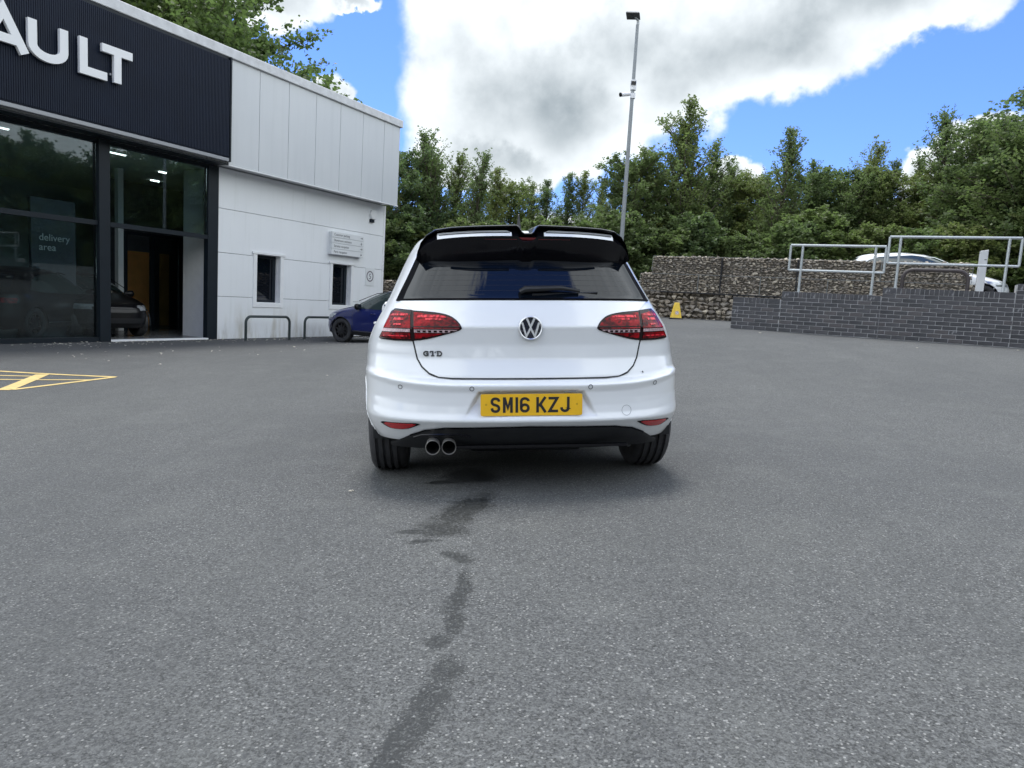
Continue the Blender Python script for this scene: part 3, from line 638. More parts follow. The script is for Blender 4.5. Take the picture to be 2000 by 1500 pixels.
# the wall runs on out of frame
xb = MB(); core3 = MB().box((6.402, .006, BZ - .5), (15, .33, BZ + 13 * .075 + .095)).build('mortar_core', M['mortar'], bw)
for c in range(-1, 13):
    x = 6.404 + (.1125 if c % 2 else 0)
    while x < 14.8: xb.box((x, 0, BZ + c * .075), (x + .215, .05, BZ + c * .075 + .065)); x += .225
x = 6.404
while x < 14.9: xb.box((x, -.004, BZ + 13 * .075), (x + .065, .05, BZ + 13 * .075 + .105)); x += .075
tag(xb.build('brick', M['brick0'], bw), kind='stuff')

# railings standing on the wall
def railing(x0, x1, zt, zb, posts, label):
    r = empty('railing', mtx=WM @ Matrix.Translation((x0, .16, 0))); tag(r, label, 'railing', None)
    L_ = x1 - x0; k = .024
    MB().tube([(0, 0, zt), (L_, 0, zt)], k).build('top_rail', M['galv'], r, smooth=True)
    MB().tube([(0, 0, zb), (L_, 0, zb)], k * .9).build('lower_rail', M['galv'], r, smooth=True)
    for x in (0, L_): MB().tube([(x, 0, zb), (x, 0, zt)], k * .95).build('end_upright', M['galv'], r, smooth=True)
    for x, zf in posts:
        p = MB().tube([(x - x0, 0, zf), (x - x0, 0, zt)], k).build('post', M['galv'], r, smooth=True)
        MB().box((x - x0 - .06, -.06, zf - .002), (x - x0 + .06, .06, zf + .01)).build('foot_plate', M['galv'], p)
    return r
railing(.88, 2.54, 2.42, 1.94, [(1.10, 1.512), (2.37, 1.512)], 'lower galvanised tube railing on the left step of the brick wall')
railing(2.58, 4.60, 2.60, 2.12, [(2.76, 1.662), (4.42, 1.662)], 'taller galvanised tube railing on the right step of the brick wall')

def hoop_mb(wd, h, r, k=.11, z0=-.05):
    pts = [(0, 0, z0), (0, 0, h - k)] + [(k - k * math.cos(rad(a)), 0, h - k + k * math.sin(rad(a))) for a in range(15, 91, 15)] + [(wd - k + k * math.sin(rad(a)), 0, h - k + k * math.cos(rad(a))) for a in range(0, 76, 15)] + [(wd, 0, h - k), (wd, 0, z0)]
    return MB().tube(pts, r, 10)
h = empty('barrier_hoop', mtx=WM @ Matrix.Translation((2.87, .55, 1.38))); tag(h, 'dark brown tubular barrier hoop behind the brick wall beside the grey bollard', 'barrier')
hoop_mb(1.05, .66, .034, .17).build('hoop', M['hoop_brown'], h, smooth=True)
MB().disc((0, 0, .004), .09, 16, 'z').disc((1.05, 0, .004), .09, 16, 'z').build_each('foot_plate', M['hoop_brown'], h)
bo = empty('square_bollard', mtx=WM @ Matrix.Translation((4.04, .45, 1.38))); tag(bo, 'pale grey square bollard standing behind the brick wall by the white car', 'bollard')
MB().prism([(0, 0), (.125, 0), (.125, 1.045), (0, 1.02)], 0, .125).build('body', M['bollard'], bo, bevel=.006)
MB().box((.075, -.003, .86), (.11, -.0005, .872)).build('slot', M['gap'], bo)

# ------------------------------------------------------------------ gabion wall
gb = empty('gabion_wall', mtx=WM @ Matrix.Translation((0, 6, 0)))
tag(gb, 'long stepped gabion wall of brown quarry stone in wire cages', 'wall')
def stone_shape(r, n=9):
    bm = bmesh.new()
    for _ in range(n):
        a = r.gauss(0, 1), r.gauss(0, 1), r.gauss(0, 1); l = math.sqrt(sum(q * q for q in a)); k = r.uniform(.8, 1.05)
        bm.verts.new((a[0] / l * .5 * k, a[1] / l * .42 * k, a[2] / l * .34 * k))
    bmesh.ops.convex_hull(bm, input=bm.verts)
    bm.verts.ensure_lookup_table(); used = [v for v in bm.verts if v.link_faces]; idx = {v: i for i, v in enumerate(used)}
    V = np.array([v.co[:] for v in used]); Fc = [tuple(idx[v] for v in f.verts) for f in bm.faces]; bm.free(); return V, Fc
R3 = random.Random(3); SH = [stone_shape(R3, 11) for _ in range(14)]
SV, SF = [], []; nb_ = 0
def add_stone(x, y, z, s, sy=None, ang=0., tilt=0.):
    global nb_
    s = s * 1.12; V, Fc = SH[R3.randrange(14)]; ca, sa = math.cos(ang), math.sin(ang); ct, st_ = math.cos(tilt), math.sin(tilt)
    q = V * np.array([s, s if sy is None else sy, s * R3.uniform(.55, .95)]); q = np.c_[q[:, 0] * ca - q[:, 1] * sa, q[:, 0] * sa + q[:, 1] * ca, q[:, 2]]
    q = np.c_[q[:, 0] * ct - q[:, 2] * st_, q[:, 1], q[:, 0] * st_ + q[:, 2] * ct] + np.array([x, y, z])
    SV.append(q); SF.extend(tuple(i + nb_ for i in f) for f in Fc); nb_ += len(V)
def face_fill(x0, x1, z0, z1, y, s0=.085, s1=.15):
    z = z0 + .02
    while z < z1 - .015:
        x = x0 + R3.uniform(0, .05)
        while x < x1:
            s = R3.uniform(s0, s1) * (1.25 if R3.random() < .12 else 1); add_stone(x, y + R3.uniform(.03, .075), min(z + R3.uniform(-.02, .02), z1 - .03), s, s * .9, R3.uniform(-.5, .5), R3.gauss(0, .28)); x += s * .80
        z += (s0 + s1) / 2 * .50
def top_fill(x0, x1, z, y0, y1, n):
    for _ in range(n): add_stone(R3.uniform(x0, x1), R3.uniform(y0, y1), z + R3.uniform(-.03, .01), R3.uniform(.08, .16), None, R3.uniform(-3, 3), R3.gauss(0, .2))
# cages: (x0, x1, z0, z1, y front)
cages = []
for k in range(4): cages.append((-3.60 + k * 2.02, -3.60 + (k + 1) * 2.02 - .01, 2.09, 2.60, .06))
for k in range(5): cages.append((-3.93 + k * 1.72, -3.93 + (k + 1) * 1.72 - .01, 1.575, 2.085, .03))
for x0, x1, z0, z1, y in cages: face_fill(x0 + .03, x1 - .03, z0, z1, y)
for k in range(6): cages.append((-4.0 - (k + 1) * 1.75, -4.0 - k * 1.75 - .01, .95 if k else 1.05, 1.52 if k > 1 else 1.57, .05))
for x0, x1, z0, z1, y in cages[-6:]: face_fill(x0 + .03, x1 - .03, z0, z1, y, .11, .18)
for x0, x1 in ((-3.58, 4.45),): top_fill(x0, x1, 2.60, .08, .5, 420)
top_fill(-4.0, -3.6, 2.09, .05, .6, 30)
# end faces
def end_fill(x, y0, y1, z0, z1):
    z = z0 + .03
    while z < z1:
        y = y0
        while y < y1: s = R3.uniform(.09, .15); add_stone(x + R3.uniform(-.01, .03), y, z, s, None, 1.57, R3.gauss(0, .2)); y += s * .85
        z += .07
end_fill(-3.60, .1, .9, 2.1, 2.6); end_fill(-3.95, .1, .9, 1.6, 2.1)
MB().box((-3.52, .12, 2.05), (4.40, 1.0, 2.585)).box((-3.86, .09, 1.5), (4.6, 1.05, 2.07)).box((-14.6, .12, -.6), (4.7, 1.1, 1.50)).build('cage_core', M['gabion_dark'], gb)
me = bpy.data.meshes.new('stone_fill'); me.from_pydata([tuple(p) for p in np.vstack(SV)], [], SF); me.materials.append(M['stone'])
sf = bpy.data.objects.new('stone_fill', me); COL.objects.link(sf); sf.parent = gb; tag(sf, kind='stuff')
# big hand-placed stones of the lowest course, each an object
big = []
for V, Fc in SH:
    me = bpy.data.meshes.new('stone'); me.from_pydata([tuple(p) for p in V], [], Fc); me.materials.append(M['stone']); big.append(me)
cnt = 0; z = .78; row = 0
while z < 1.56:
    x = -3.9 + R3.uniform(0, .1)
    while x < 1.6 and cnt < 296:
        s = R3.uniform(.17, .30)
        o = put('stone', R3.choice(big), (x, R3.uniform(.03, .09), z + R3.uniform(-.02, .02)), (R3.uniform(-.3, .3), R3.gauss(0, .25), R3.uniform(-.4, .4)), gb)
        o.scale = (s, s, s * R3.uniform(.75, 1.15)); x += s * .74; cnt += 1
    z += .125
SV, SF, nb_ = [], [], 0
face_fill(-4.0, 4.6, .70, 1.55, .10, .10, .17); face_fill(-14.5, -4.0, -.40, 1.0, .12, .12, .2)
me = bpy.data.meshes.new('stone_fill'); me.from_pydata([tuple(p) for p in np.vstack(SV)], [], SF); me.materials.append(M['stone'])
sf = bpy.data.objects.new('stone_fill', me); COL.objects.link(sf); sf.parent = gb; tag(sf, kind='stuff')
cw = MB()
for x0, x1, z0, z1, y in cages:
    y -= .012
    for a, b in (((x0, y, z0), (x1, y, z0)), ((x0, y, z1), (x1, y, z1)), ((x0, y, z0), (x0, y, z1)), ((x1, y, z0), (x1, y, z1)), ((x0, y, z1), (x0, y + .9, z1)), ((x1, y, z1), (x1, y + .9, z1))): cw.tube([a, b], .006, 4)
    n = int((x1 - x0) / .15)
    for i in range(1, n): xx = x0 + (x1 - x0) * i / n; cw.tube([(xx, y, z0), (xx, y, z1)], .0022, 3, False)
    for i in range(1, 4): zz_ = z0 + (z1 - z0) * i / 4; cw.tube([(x0, y, zz_), (x1, y, zz_)], .0022, 3, False)
cw.build('wire_cage', M['wire'], gb)
# dark shelf line where the upper cages sit back
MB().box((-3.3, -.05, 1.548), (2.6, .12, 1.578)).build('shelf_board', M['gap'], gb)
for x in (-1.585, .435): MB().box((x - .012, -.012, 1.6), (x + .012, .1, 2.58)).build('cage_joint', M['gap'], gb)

# ------------------------------------------------------------------ cone, lamp column, hoops
cp = W0 + WV * -2.60 + WB * 5.35
cn = empty('warning_cone', (cp.x, cp.y, float(gz(cp.x, cp.y)) - .0), rad(-8)); cn.scale = (.92, .92, .92); tag(cn, 'yellow four-sided warning cone in front of the gabion wall', 'cone')
MB().add([(-.165, -.165, .03), (.165, -.165, .03), (.165, .165, .03), (-.165, .165, .03), (-.07, -.07, .50), (.07, -.07, .50), (.07, .07, .50), (-.07, .07, .50)], [(0, 1, 5, 4), (1, 2, 6, 5), (2, 3, 7, 6), (3, 0, 4, 7), (4, 5, 6, 7), (3, 2, 1, 0)]).build('body', M['cone_yellow'], cn, bevel=.008)
MB().box((-.21, -.21, 0), (.21, .21, .035)).build('base', M['cone_base'], cn, bevel=.01)
tl = math.atan2(.095, .47)
lb = Matrix.Translation((.015, -.142, .19)) @ Matrix.Rotation(-tl, 4, 'X')
o = MB().prism(arc(0, 0, .058, 0, 360, 20)[:-1], -.004, -.001, xf=lb).build('printed_label', M['cone_print'], cn)
MB().stroke(arc(0, .0, .045, 0, 360, 18)[:-1], .010, -.006, -.004, closed=True, xf=lb).build('ring_print', M['cone_red'], cn)
MB().stroke([(0, -.025), (0, .025)], .012, -.006, -.004, xf=lb).stroke([(-.02, -.02), (.02, .02)], .008, -.0065, -.004, xf=lb).build('pictogram', M['ink_grey'], cn)

lx, ly = 2.58, 18.5; lz = float(gz(lx, ly))
lp = empty('lamp_column', (lx, ly, lz)); tag(lp, 'tall grey lamp column carrying two cameras behind the white car', 'lamp post')
H_ = 8.10 - lz
M['column'] = mat('column_grey', (.26, .28, .29), .5, .3, var=.1)
MB().tube([(0, 0, 0), (0, 0, 1.2), (0, 0, 1.21), (-.01, 0, H_ - .12)], [.085, .085, .06, .038], 16).build('column', M['column'], lp, smooth=True)
a = MB().tube([(0, 0, H_ - .12), (-.01, -.02, H_ - .02), (-.10, -.10, H_ + .03)], .035, 8).build('bracket', M['galv'], lp, smooth=True)
hd = MB().add([(-.42, -.30, .10), (-.02, -.34, .10), (.06, -.02, .02), (-.34, .02, .02), (-.40, -.27, .15), (-.05, -.30, .15), (.03, -.03, .08), (-.30, .0, .08)], [(3, 2, 1, 0), (4, 5, 6, 7), (0, 1, 5, 4), (1, 2, 6, 5), (2, 3, 7, 6), (3, 0, 4, 7)]).build('lamp_head', mat('lamp_head_grey', (.08, .085, .09), .5), lp, bevel=.01); hd.location = (0, 0, H_ - .03); hd.scale = (.85, .85, .8)
hz = 6.32 - lz
cm_ = MB().tube([(0, 0, hz + .34), (0, 0, hz + .10)], .075, 12).build('camera_housing', M['white_trim'], lp, smooth=True)
MB().box((-.07, -.10, hz + .21), (.05, -.04, hz + .29)).build('camera_lens', M['black_gloss'], cm_)
MB().box((-.05, -.06, hz - .10), (.06, .06, hz + .02)).build('junction_box', M['white_trim'], lp)
c2 = MB().tube([(-.08, -.02, hz + .0), (-.30, -.10, hz - .05)], .048, 12).build('bullet_camera', M['white_trim'], lp, smooth=True)
MB().tube([(-.30, -.10, hz - .05), (-.33, -.111, hz - .057)], .052, 12).build('camera_lens', M['black_gloss'], c2)

for i, (s_, lab) in enumerate(((3.2, 'dark green cycle hoop standing alone below the left facade window'), (5.28, 'dark green cycle hoop half hidden behind the nose of the blue car'))):
    p = FA + FU * s_ + FN * .60
    hh = empty('cycle_hoop', (p.x, p.y, -.39), rad(63)); tag(hh, lab, 'bike hoop', 'hoops along the white facade')
    hoop_mb(1.50, .62, .035, .16).build('hoop', M['hoop_green'], hh, smooth=True)
    MB().disc((0, 0, .018), .09, 16, 'z').disc((1.5, 0, .018), .09, 16, 'z').build_each('foot_plate', M['hoop_green'], hh)

# scattered dry leaves and grit on the ground by the facade
lt = MB(); R5 = random.Random(5)
for _ in range(420):
    s_ = R5.uniform(-3, 9.4); o_ = abs(R5.gauss(0, .5)) + .05 if R5.random() < .8 else R5.uniform(0, 5)
    p = FA + FU * s_ + FN * o_; z = float(gz(p.x, p.y)) + .006; r = R5.uniform(.010, .035); a = R5.uniform(0, 6.3)
    lt.add([(p.x + r * math.cos(a + k), p.y + r * .7 * math.sin(a + k), z + R5.uniform(0, .012)) for k in (0, 1.5, 3, 4.6)], [(0, 1, 2, 3)])
for x, y, r in ((-.81, 3.61, .012), (-.80, 3.62, .009), (-2.6, 9.9, .02), (6.5, 11.5, .03), (4.6, 13.4, .04), (8.2, 11.6, .04)):
    z = float(gz(x, y)) + .006; lt.add([(x - r, y, z), (x, y - r * .5, z + .004), (x + r, y, z), (x, y + r * .6, z + .006)], [(0, 1, 2, 3)])
tag(lt.build('leaf_litter', M['litter'], fixn=False), kind='stuff')

# ------------------------------------------------------------------ trees
def make_crown(seed, H, kind, leaf, n_leaf):
    """returns branch MB and leaf mesh arrays; H total height, base at z=0"""
    r = np.random.default_rng(seed); br = MB(); centers = []; dirs = []
    lean = r.normal(0, .03, 2) * H
    top = np.array([lean[0], lean[1], H])
    def trunk(t): return np.array([lean[0] * t ** 1.5, lean[1] * t ** 1.5, H * t])
    br.tube([tuple(trunk(t)) for t in (0, .25, .5, .75, .97)], [H * .016, H * .013, H * .009, H * .005, .006], 6)
    nb = {0: 170, 1: 120, 2: 160, 3: 120}[kind]
    for i in range(nb):
        t = {0: r.uniform(.10, .99), 1: r.uniform(.06, .93), 2: r.uniform(.05, .96), 3: r.uniform(.22, .95)}[kind]
        a = r.uniform(0, 2 * math.pi)
        if kind == 0: ln = H * (.27 * (1 - t ** 1.9) ** .9 * (.55 + .45 * min(1, t / .25)) + .03) * r.choice([.6, .85, 1.15]); up = r.uniform(.5, 1.9)
        elif kind == 1: ln = H * (.34 * math.sqrt(max(0, 1 - t ** 2.5)) + .05); up = r.uniform(.1, .8)
        elif kind == 2: ln = H * (.24 * (1 - t ** 2.4) + .05) * r.choice([.55, .9, 1.2]); up = r.uniform(.9, 2.6)
        else: ln = H * (.48 * math.sqrt(max(0, 1 - ((t - .45) / .56) ** 2)) + .04); up = r.uniform(.0, .7)
        ln *= r.uniform(.65, 1.15)
        p0 = trunk(t); d = np.array([math.cos(a), math.sin(a), up]); d /= np.linalg.norm(d)
        p1 = p0 + d * ln * .55; d2 = d + np.array([0, 0, .25 if kind != 3 else -.05]) + r.normal(0, .12, 3); d2 /= np.linalg.norm(d2); p2 = p1 + d2 * ln * .5
        br.tube([tuple(p0), tuple(p1), tuple(p2)], [ln * .018 + .004, ln * .010 + .002, .002], 4, False)
        m_ = int(n_leaf / nb * (.35 + ln / (H * .28)) * ((1.4 - 1.0 * t) if kind in (0, 2) else 1))
        q = r.uniform(.18, 1.02, m_) ** .75; q2 = np.clip(q, 0, 1)[:, None]
        base = np.where(q2 < .52, p0 + (p1 - p0) * q2 / .52, p1 + (p2 - p1) * (q2 - .52) / .48)
        # cluster along side twigs
        ntw = max(4, m_ // 16); tw = r.integers(0, ntw, m_); twd = r.normal(0, 1, (ntw, 3)); twd[:, 2] = twd[:, 2] * .5 + (.7 if kind in (0, 2) else .45)
        twd /= np.linalg.norm(twd, axis=1)[:, None]; twp = r.uniform(.2, 1, ntw)
        bp = np.where((twp < .52)[:, None], p0 + (p1 - p0) * twp[:, None] / .52, p1 + (p2 - p1) * (twp[:, None] - .52) / .48)
        k = r.uniform(0, 1, m_)[:, None]; tl_ = ln * (.34 if kind in (1, 3) else .30) * (1.05 - .5 * twp)
        pos = bp[tw] + twd[tw] * tl_[tw][:, None] * k + r.normal(0, leaf * .45, (m_, 3))
        mixm = r.random(m_) < (.15 if kind in (1, 3) else .35); pos[mixm] = base[mixm] + r.normal(0, leaf * .8, (mixm.sum(), 3))
        centers.append(pos)
    m_ = n_leaf // 90; tt_ = r.uniform(.86, 1.0, m_); centers.append(np.array([trunk(t_) for t_ in tt_]) + r.normal(0, 1, (m_, 3)) * (leaf * .9))
    Cn = np.vstack(centers); n = len(Cn)
    a = r.uniform(0, 2 * math.pi, n); dr = np.c_[np.cos(a), np.sin(a), r.normal(-.25, .55, n)]; dr /= np.linalg.norm(dr, axis=1)[:, None]
    nr = r.normal(0, 1, (n, 3)); sd = np.cross(dr, nr); sd /= np.linalg.norm(sd, axis=1)[:, None]
    s = (leaf * r.uniform(.6, 1.3, n))[:, None]; wd_ = .34 if kind in (0, 2) else .42
    V = np.stack([Cn - dr * s * .5, Cn + sd * s * wd_ * .9, Cn + dr * s * .55, Cn - sd * s * wd_ * .9], 1).reshape(-1, 3)
    me = bpy.data.meshes.new('crown'); me.vertices.add(4 * n); me.vertices.foreach_set('co', V.ravel())
    me.loops.add(4 * n); me.loops.foreach_set('vertex_index', np.arange(4 * n)); me.polygons.add(n)
    me.polygons.foreach_set('loop_start', np.arange(n) * 4); me.polygons.foreach_set('loop_total', np.full(n, 4)); me.update(calc_edges=True)
    ob = br.build('trunk', M['bark'], None, smooth='full'); tm = ob.data; bpy.data.objects.remove(ob)
    return me, tm
VAR = {}
for key, (seed, kind, leaf, n_, lm_) in {'birch_a': (11, 0, .078, 17000, 'leaf0'), 'birch_b': (12, 0, .074, 17000, 'leaf2'), 'birch_c': (13, 2, .078, 16000, 'leaf0'), 'willow': (14, 2, .08, 17000, 'leaf2'),
        'alder_a': (15, 1, .085, 23000, 'leaf1'), 'alder_b': (16, 1, .085, 22000, 'leaf0'), 'shrub': (17, 1, .10, 15000, 'leaf1'), 'shrub_b': (18, 1, .085, 14000, 'leaf2')}.items():
    H0 = 3.0 if key.startswith('shrub') else 5.6
    a, b_ = make_crown(seed, H0, kind, leaf, n_); a.materials.append(M[lm_]); VAR[key] = (a, b_, H0)
a, b_ = make_crown(21, 13, 3, .20, 42000); a.materials.append(M['leaf3']); VAR['sycamore'] = (a, b_, 13)
def tree(key, x, y, z, h, label, group, rot=0., lean=0., name='tree', wide=1., cat='tree'):
    cr, tk, H0 = VAR[key]; s = h / H0
    e = empty(name, (x, y, z)); e.rotation_euler = (lean * .4, lean, rot); e.scale = (s * wide, s * wide, s); tag(e, label, cat, group)
    c = bpy.data.objects.new('crown', cr); COL.objects.link(c); c.parent = e
    t_ = bpy.data.objects.new('trunk', tk); COL.objects.link(t_); t_.parent = e; return e
def bankz(x, y):
    d = Vector((x, y, 0)) - W0; t_ = d.dot(WV); b_ = d.dot(WB); return float(terrace(np.array(t_), np.array(b_))) - .15
TREES = [(-5.3,29.0,5.95,0), (-4.8,30.0,6.78,1), (-4.3,31.0,7.22,0), (-3.5,30.0,7.62,0), (-2.9,31.0,7.08,0), (-2.1,30.0,6.83,0), (-1.3,31.0,6.44,0), (-0.5,33.0,6.27,1), (0.3,34.0,6.20,0), (1.2,34.0,6.54,0), (2.0,34.0,6.93,0), (2.8,34.0,7.02,0), (3.6,34.0,6.49,0), (3.8,30.0,6.56,0), (4.3,28.0,6.55,1), (5.1,28.0,6.95,0), (5.8,28.0,7.70,0), (6.4,28.0,8.90,0), (7.4,29.0,7.48,0), (8.4,30.0,6.62,1), (9.1,30.0,6.97,0), (9.7,29.0,6.42,1), (9.7,27.0,7.71,0), (11.1,28.0,6.43,1), (11.9,28.0,7.00,0), (12.6,28.0,6.71,1), (13.2,28.0,7.89,0), (14.1,28.0,6.61,1), (14.5,28.0,7.11,0), (15.3,28.0,7.25,0), (15.6,27.0,6.53,1), (16.1,27.0,7.56,0), (16.2,26.0,8.62,0), (16.4,25.0,7.59,1), (16.3,24.0,7.84,1), (16.4,23.0,7.52,1), (16.6,22.0,7.14,0)]
TL_ = ['slender tree just clear of the building corner', 'bushy tree beside the building corner', 'feathery tree right of the building corner', 'tallest spire between building and car roof', 'slim tree right of the spire near the building',
 'narrow pointed tree above the left end of the car roof', 'low slim tree above the left half of the spoiler', 'rounded low tree above the spoiler notch, left side', 'small feathery tree above the spoiler notch', 'far slim tree right of the spoiler notch',
 'far pointed tree above the right half of the spoiler', 'pale far tree left of the lamp column', 'low far tree touching the lamp column on its left', 'slim tree directly behind the lamp column', 'bushy tree immediately right of the lamp column', 'upright tree left of the tallest dark spire',
 'tree forming the left shoulder of the tallest spire', 'tallest dark spire right of the lamp column', 'tree forming the right shoulder of the tallest spire', 'rounded tree below the small white cloud', 'slim tree under the small white cloud', 'bushy tree left of the twin-tipped tree',
 'open-topped tree above the left railing', 'rounded tree right of the open-topped one', 'thin tree leaning left of the dark windswept one', 'dark bushy tree above the gap between railings', 'windswept tree leaning right above the taller railing', 'low bushy tree above the white parked car', 'slim tree above the roof of the white parked car',
 'pale spire above the bonnet of the white parked car', 'bushy tree above the square bollard', 'upright tree left of the tall windswept one at the right edge', 'tall windswept tree leaning right near the photo edge', 'broad tree rising at the right edge', 'broad dark tree cut by the right edge', 'tree just beyond the right edge', 'slim tree outside the right edge']
R6 = random.Random(8)
for i, (x, y, zt, k) in enumerate(TREES):
    z = bankz(x, y); key = R6.choice(['alder_a', 'alder_b']) if k else R6.choice(['birch_a', 'birch_a', 'birch_b', 'birch_c', 'willow'])
    ln = .10 if i in (24, 26, 32) else (.05 if x > 9 else 0)
    if i in (17,): key = 'birch_a'
    tree(key, x - math.sin(ln) * (zt - z), y, z, zt - z + .1, TL_[i], 'trees on the bank behind the stone wall', R6.uniform(0, 6.28), ln, 'tree', R6.uniform(.9, 1.15) if not k else R6.uniform(1, 1.25))
LM = [(-9, 'the hidden building end'), (-5.2, 'the building corner'), (-2.6, 'the spoiler end'), (.2, 'the spoiler notch'), (3.6, 'the lamp column'), (5.3, 'the stone wall step'),
      (8.9, 'the lower railing end'), (11.6, 'the gap between railings'), (13.6, 'the white parked car'), (15.6, 'the square bollard'), (17.5, 'the photo edge')]
ORD = ['first', 'second', 'third', 'fourth', 'fifth', 'sixth', 'seventh', 'eighth', 'ninth']; seen_ = {}
def where(kind, x):
    n = [b for a, b in LM if a <= x]; p = n[-1] if n else LM[0][1]; k = seen_.get((kind, p), 0); seen_[(kind, p)] = k + 1
    return '%s %s right of %s' % (ORD[min(k, 8)], kind, p)
# second rank closing the gaps, lower and further back
for i in range(22):
    x = -7 + i * 1.25; y = 33.5 + R6.uniform(-1, 2) - max(0, x - 6) * .25; z = bankz(x, y)
    tree(R6.choice(['alder_a', 'alder_b', 'birch_b']), x, y, z, R6.uniform(2.6, 3.4) + (.3 if x > 6 else 0), where('low back-rank tree', x), 'back rank of trees on the bank', R6.uniform(0, 6.28), 0, 'tree', 1.25)
# shrubs in front of the trees, above the stone wall
for i in range(30):
    x = -7.5 + i * .92; t_ = R6.uniform(0, 1); y = 28.2 - max(0, x + 2) * .30 + R6.uniform(-.9, .6); z = bankz(x, y)
    if x > 12.2: y = 22.9 - (x - 12.2) * .3 + R6.uniform(0, .5)
    tree(R6.choice(['shrub', 'shrub', 'shrub_b']), x, y, z, R6.uniform(2.0, 3.0), where('green shrub above the stones,', x), 'shrubs above the stone wall', R6.uniform(0, 6.28), 0, 'shrub', R6.uniform(1.1, 1.5), 'shrub')
for i, (x, y, h) in enumerate(((14.9, 18.2, 1.25), (15.6, 17.4, 1.3), (14.2, 18.9, 1.0))):
    tree('shrub_b', x, y, 1.35, h, ['low yellow-green shrub in front of the white car nose', 'yellow-green shrub behind the end of the brick wall', 'small yellow-green shrub touching the white car'][i], 'low shrubs by the white car', R6.uniform(0, 6), 0, 'shrub', 1.1, 'shrub')
# big sycamores behind the showroom
for i, (x, y, h) in enumerate(((-14.2, 31.5, 12.6), (-19.5, 30.5, 14.5), (-12.4, 33.6, 9.0))):
    tree('sycamore', x, y, -.3, h, ['broad leafy tree rising behind the middle of the showroom roof', 'largest leafy tree behind the fascia lettering', 'smaller leafy tree showing over the roof edge near the corner'][i], 'broadleaved trees behind the showroom', 1.3 * i + .4, 0, 'tree', 1.0)
for x, y in ((18.5, 23), (20, 21.3), (21.5, 22.8), (23, 20.5), (24.5, 22), (26, 19.5), (27.5, 21), (25, 17), (29, 18), (22, 18.3), (31, 20.5), (30, 15)):
    tree(R6.choice(['alder_a', 'alder_b', 'birch_a']), x, y, 1.2, R6.uniform(6.2, 8.2), 'tree on the bank beyond the right edge of the photo', 'trees on the bank beyond the right edge', R6.uniform(0, 6), 0, 'tree', 1.35)
# tree belt beyond the right edge and behind the photographer; the glass and paint mirror it
for i in range(26):
    a = rad(58 + (i % 16) * 11.0 + (5.5 if i > 15 else 0)); d = (27 if i < 16 else 32) + 3 * math.sin(i * 2.1); x, y = d * math.sin(a), d * math.cos(a)
    tree(R6.choice(['alder_a', 'alder_b', 'birch_a']), x, y, float(gz(x, y)) - .3, R6.uniform(7.5, 9.5) * (1.15 if i > 15 else 1), 'tree in the belt beyond the open side of the forecourt', 'trees around the open side of the forecourt', R6.uniform(0, 6), 0, 'tree', 1.5)

# brick terrace across the road; the showroom glass mirrors it
M['red_brick'] = mat('red_brick', (.20, .085, .06), .85, var=.3, vscale=3); M['slate'] = mat('slate', (.06, .06, .065), .7, var=.2)
for i in range(3):
    hx, hy = 42 + i * 1.5, 26 - i * 9.4
    hb = empty('brick_house', (hx, hy, .6), rad(-80)); tag(hb, 'red brick house with slate roof beyond the open side, ' + ['nearest the bank', 'middle of its row', 'furthest from the bank'][i], 'house', 'brick houses beyond the open side')
    MB().box((-4.4, 0, -1), (4.4, 7, 5.6)).build('wall', M['red_brick'], hb)
    MB().add([(-4.6, -.3, 5.5), (4.6, -.3, 5.5), (4.6, 7.3, 5.5), (-4.6, 7.3, 5.5), (-4.6, 3.5, 8.2), (4.6, 3.5, 8.2)], [(0, 1, 5, 4), (2, 3, 4, 5), (1, 2, 5), (3, 0, 4), (3, 2, 1, 0)]).build('roof', M['slate'], hb)
    for x in (-3.2, -.6, 2.2):
        for z in (.9, 3.5):
            f = MB().box((x, -.04, z), (x + 1.2, .02, z + 1.3)).build('window', M['white_trim'], hb); MB().box((x + .08, -.05, z + .08), (x + 1.12, -.041, z + 1.22)).build('pane', M['dark_glass'], f)

# ------------------------------------------------------------------ cars
class Shape:
    """car body as stacked horizontal outlines; y=0 is the rearmost point, x right, z up"""
    def __init__(s, L, rear, front, width, nR=2.8, cR=.62, nF=2.6, cF=.75, sm=.003):
        s.L=L; s.rt=np.array(rear); s.ft=np.array(front); s.wt=np.array(width)
        s.nR=nR; s.cR=cR; s.nF=nF; s.cF=cF; s.sm=sm; s.warp=None; s.dent=None; s.cRt=None
    def tab(s,t,z,sm=None):
        sm=s.sm if sm is None else sm; z=np.asarray(z,float)
        return sum(np.interp(z+k*sm,t[:,0],t[:,1]) for k in (-1,-.5,0,.5,1))/5
    def yr(s,z): return s.tab(s.rt,z)
    def yf(s,z): return s.L-s.tab(s.ft,z)
    def W(s,z): return s.tab(s.wt,z,.03)
    def cc(s,z):
        g=np.maximum(s.yf(z)-s.yr(z),.01); cR=s.cR*np.ones_like(g) if s.cRt is None else np.interp(z,s.cRt[0],s.cRt[1])*np.ones_like(g); cF=s.cF*np.ones_like(g)
        k=np.minimum(1,.92*g/(s.cR+s.cF)); return cR*k,cF*k
    def rear_y(s,x,z):
        x=np.asarray(x,float); z=np.asarray(z,float)
        u=np.clip(np.abs(x)/s.W(z),0,.9999); c,_=s.cc(z)
        zz=z if s.warp is None else z-s.warp(x,z)
        y=s.yr(zz)+c-c*(1-u**s.nR)**(1/s.nR)
        if s.dent is not None: y=y+s.dent(x,z)
        return y
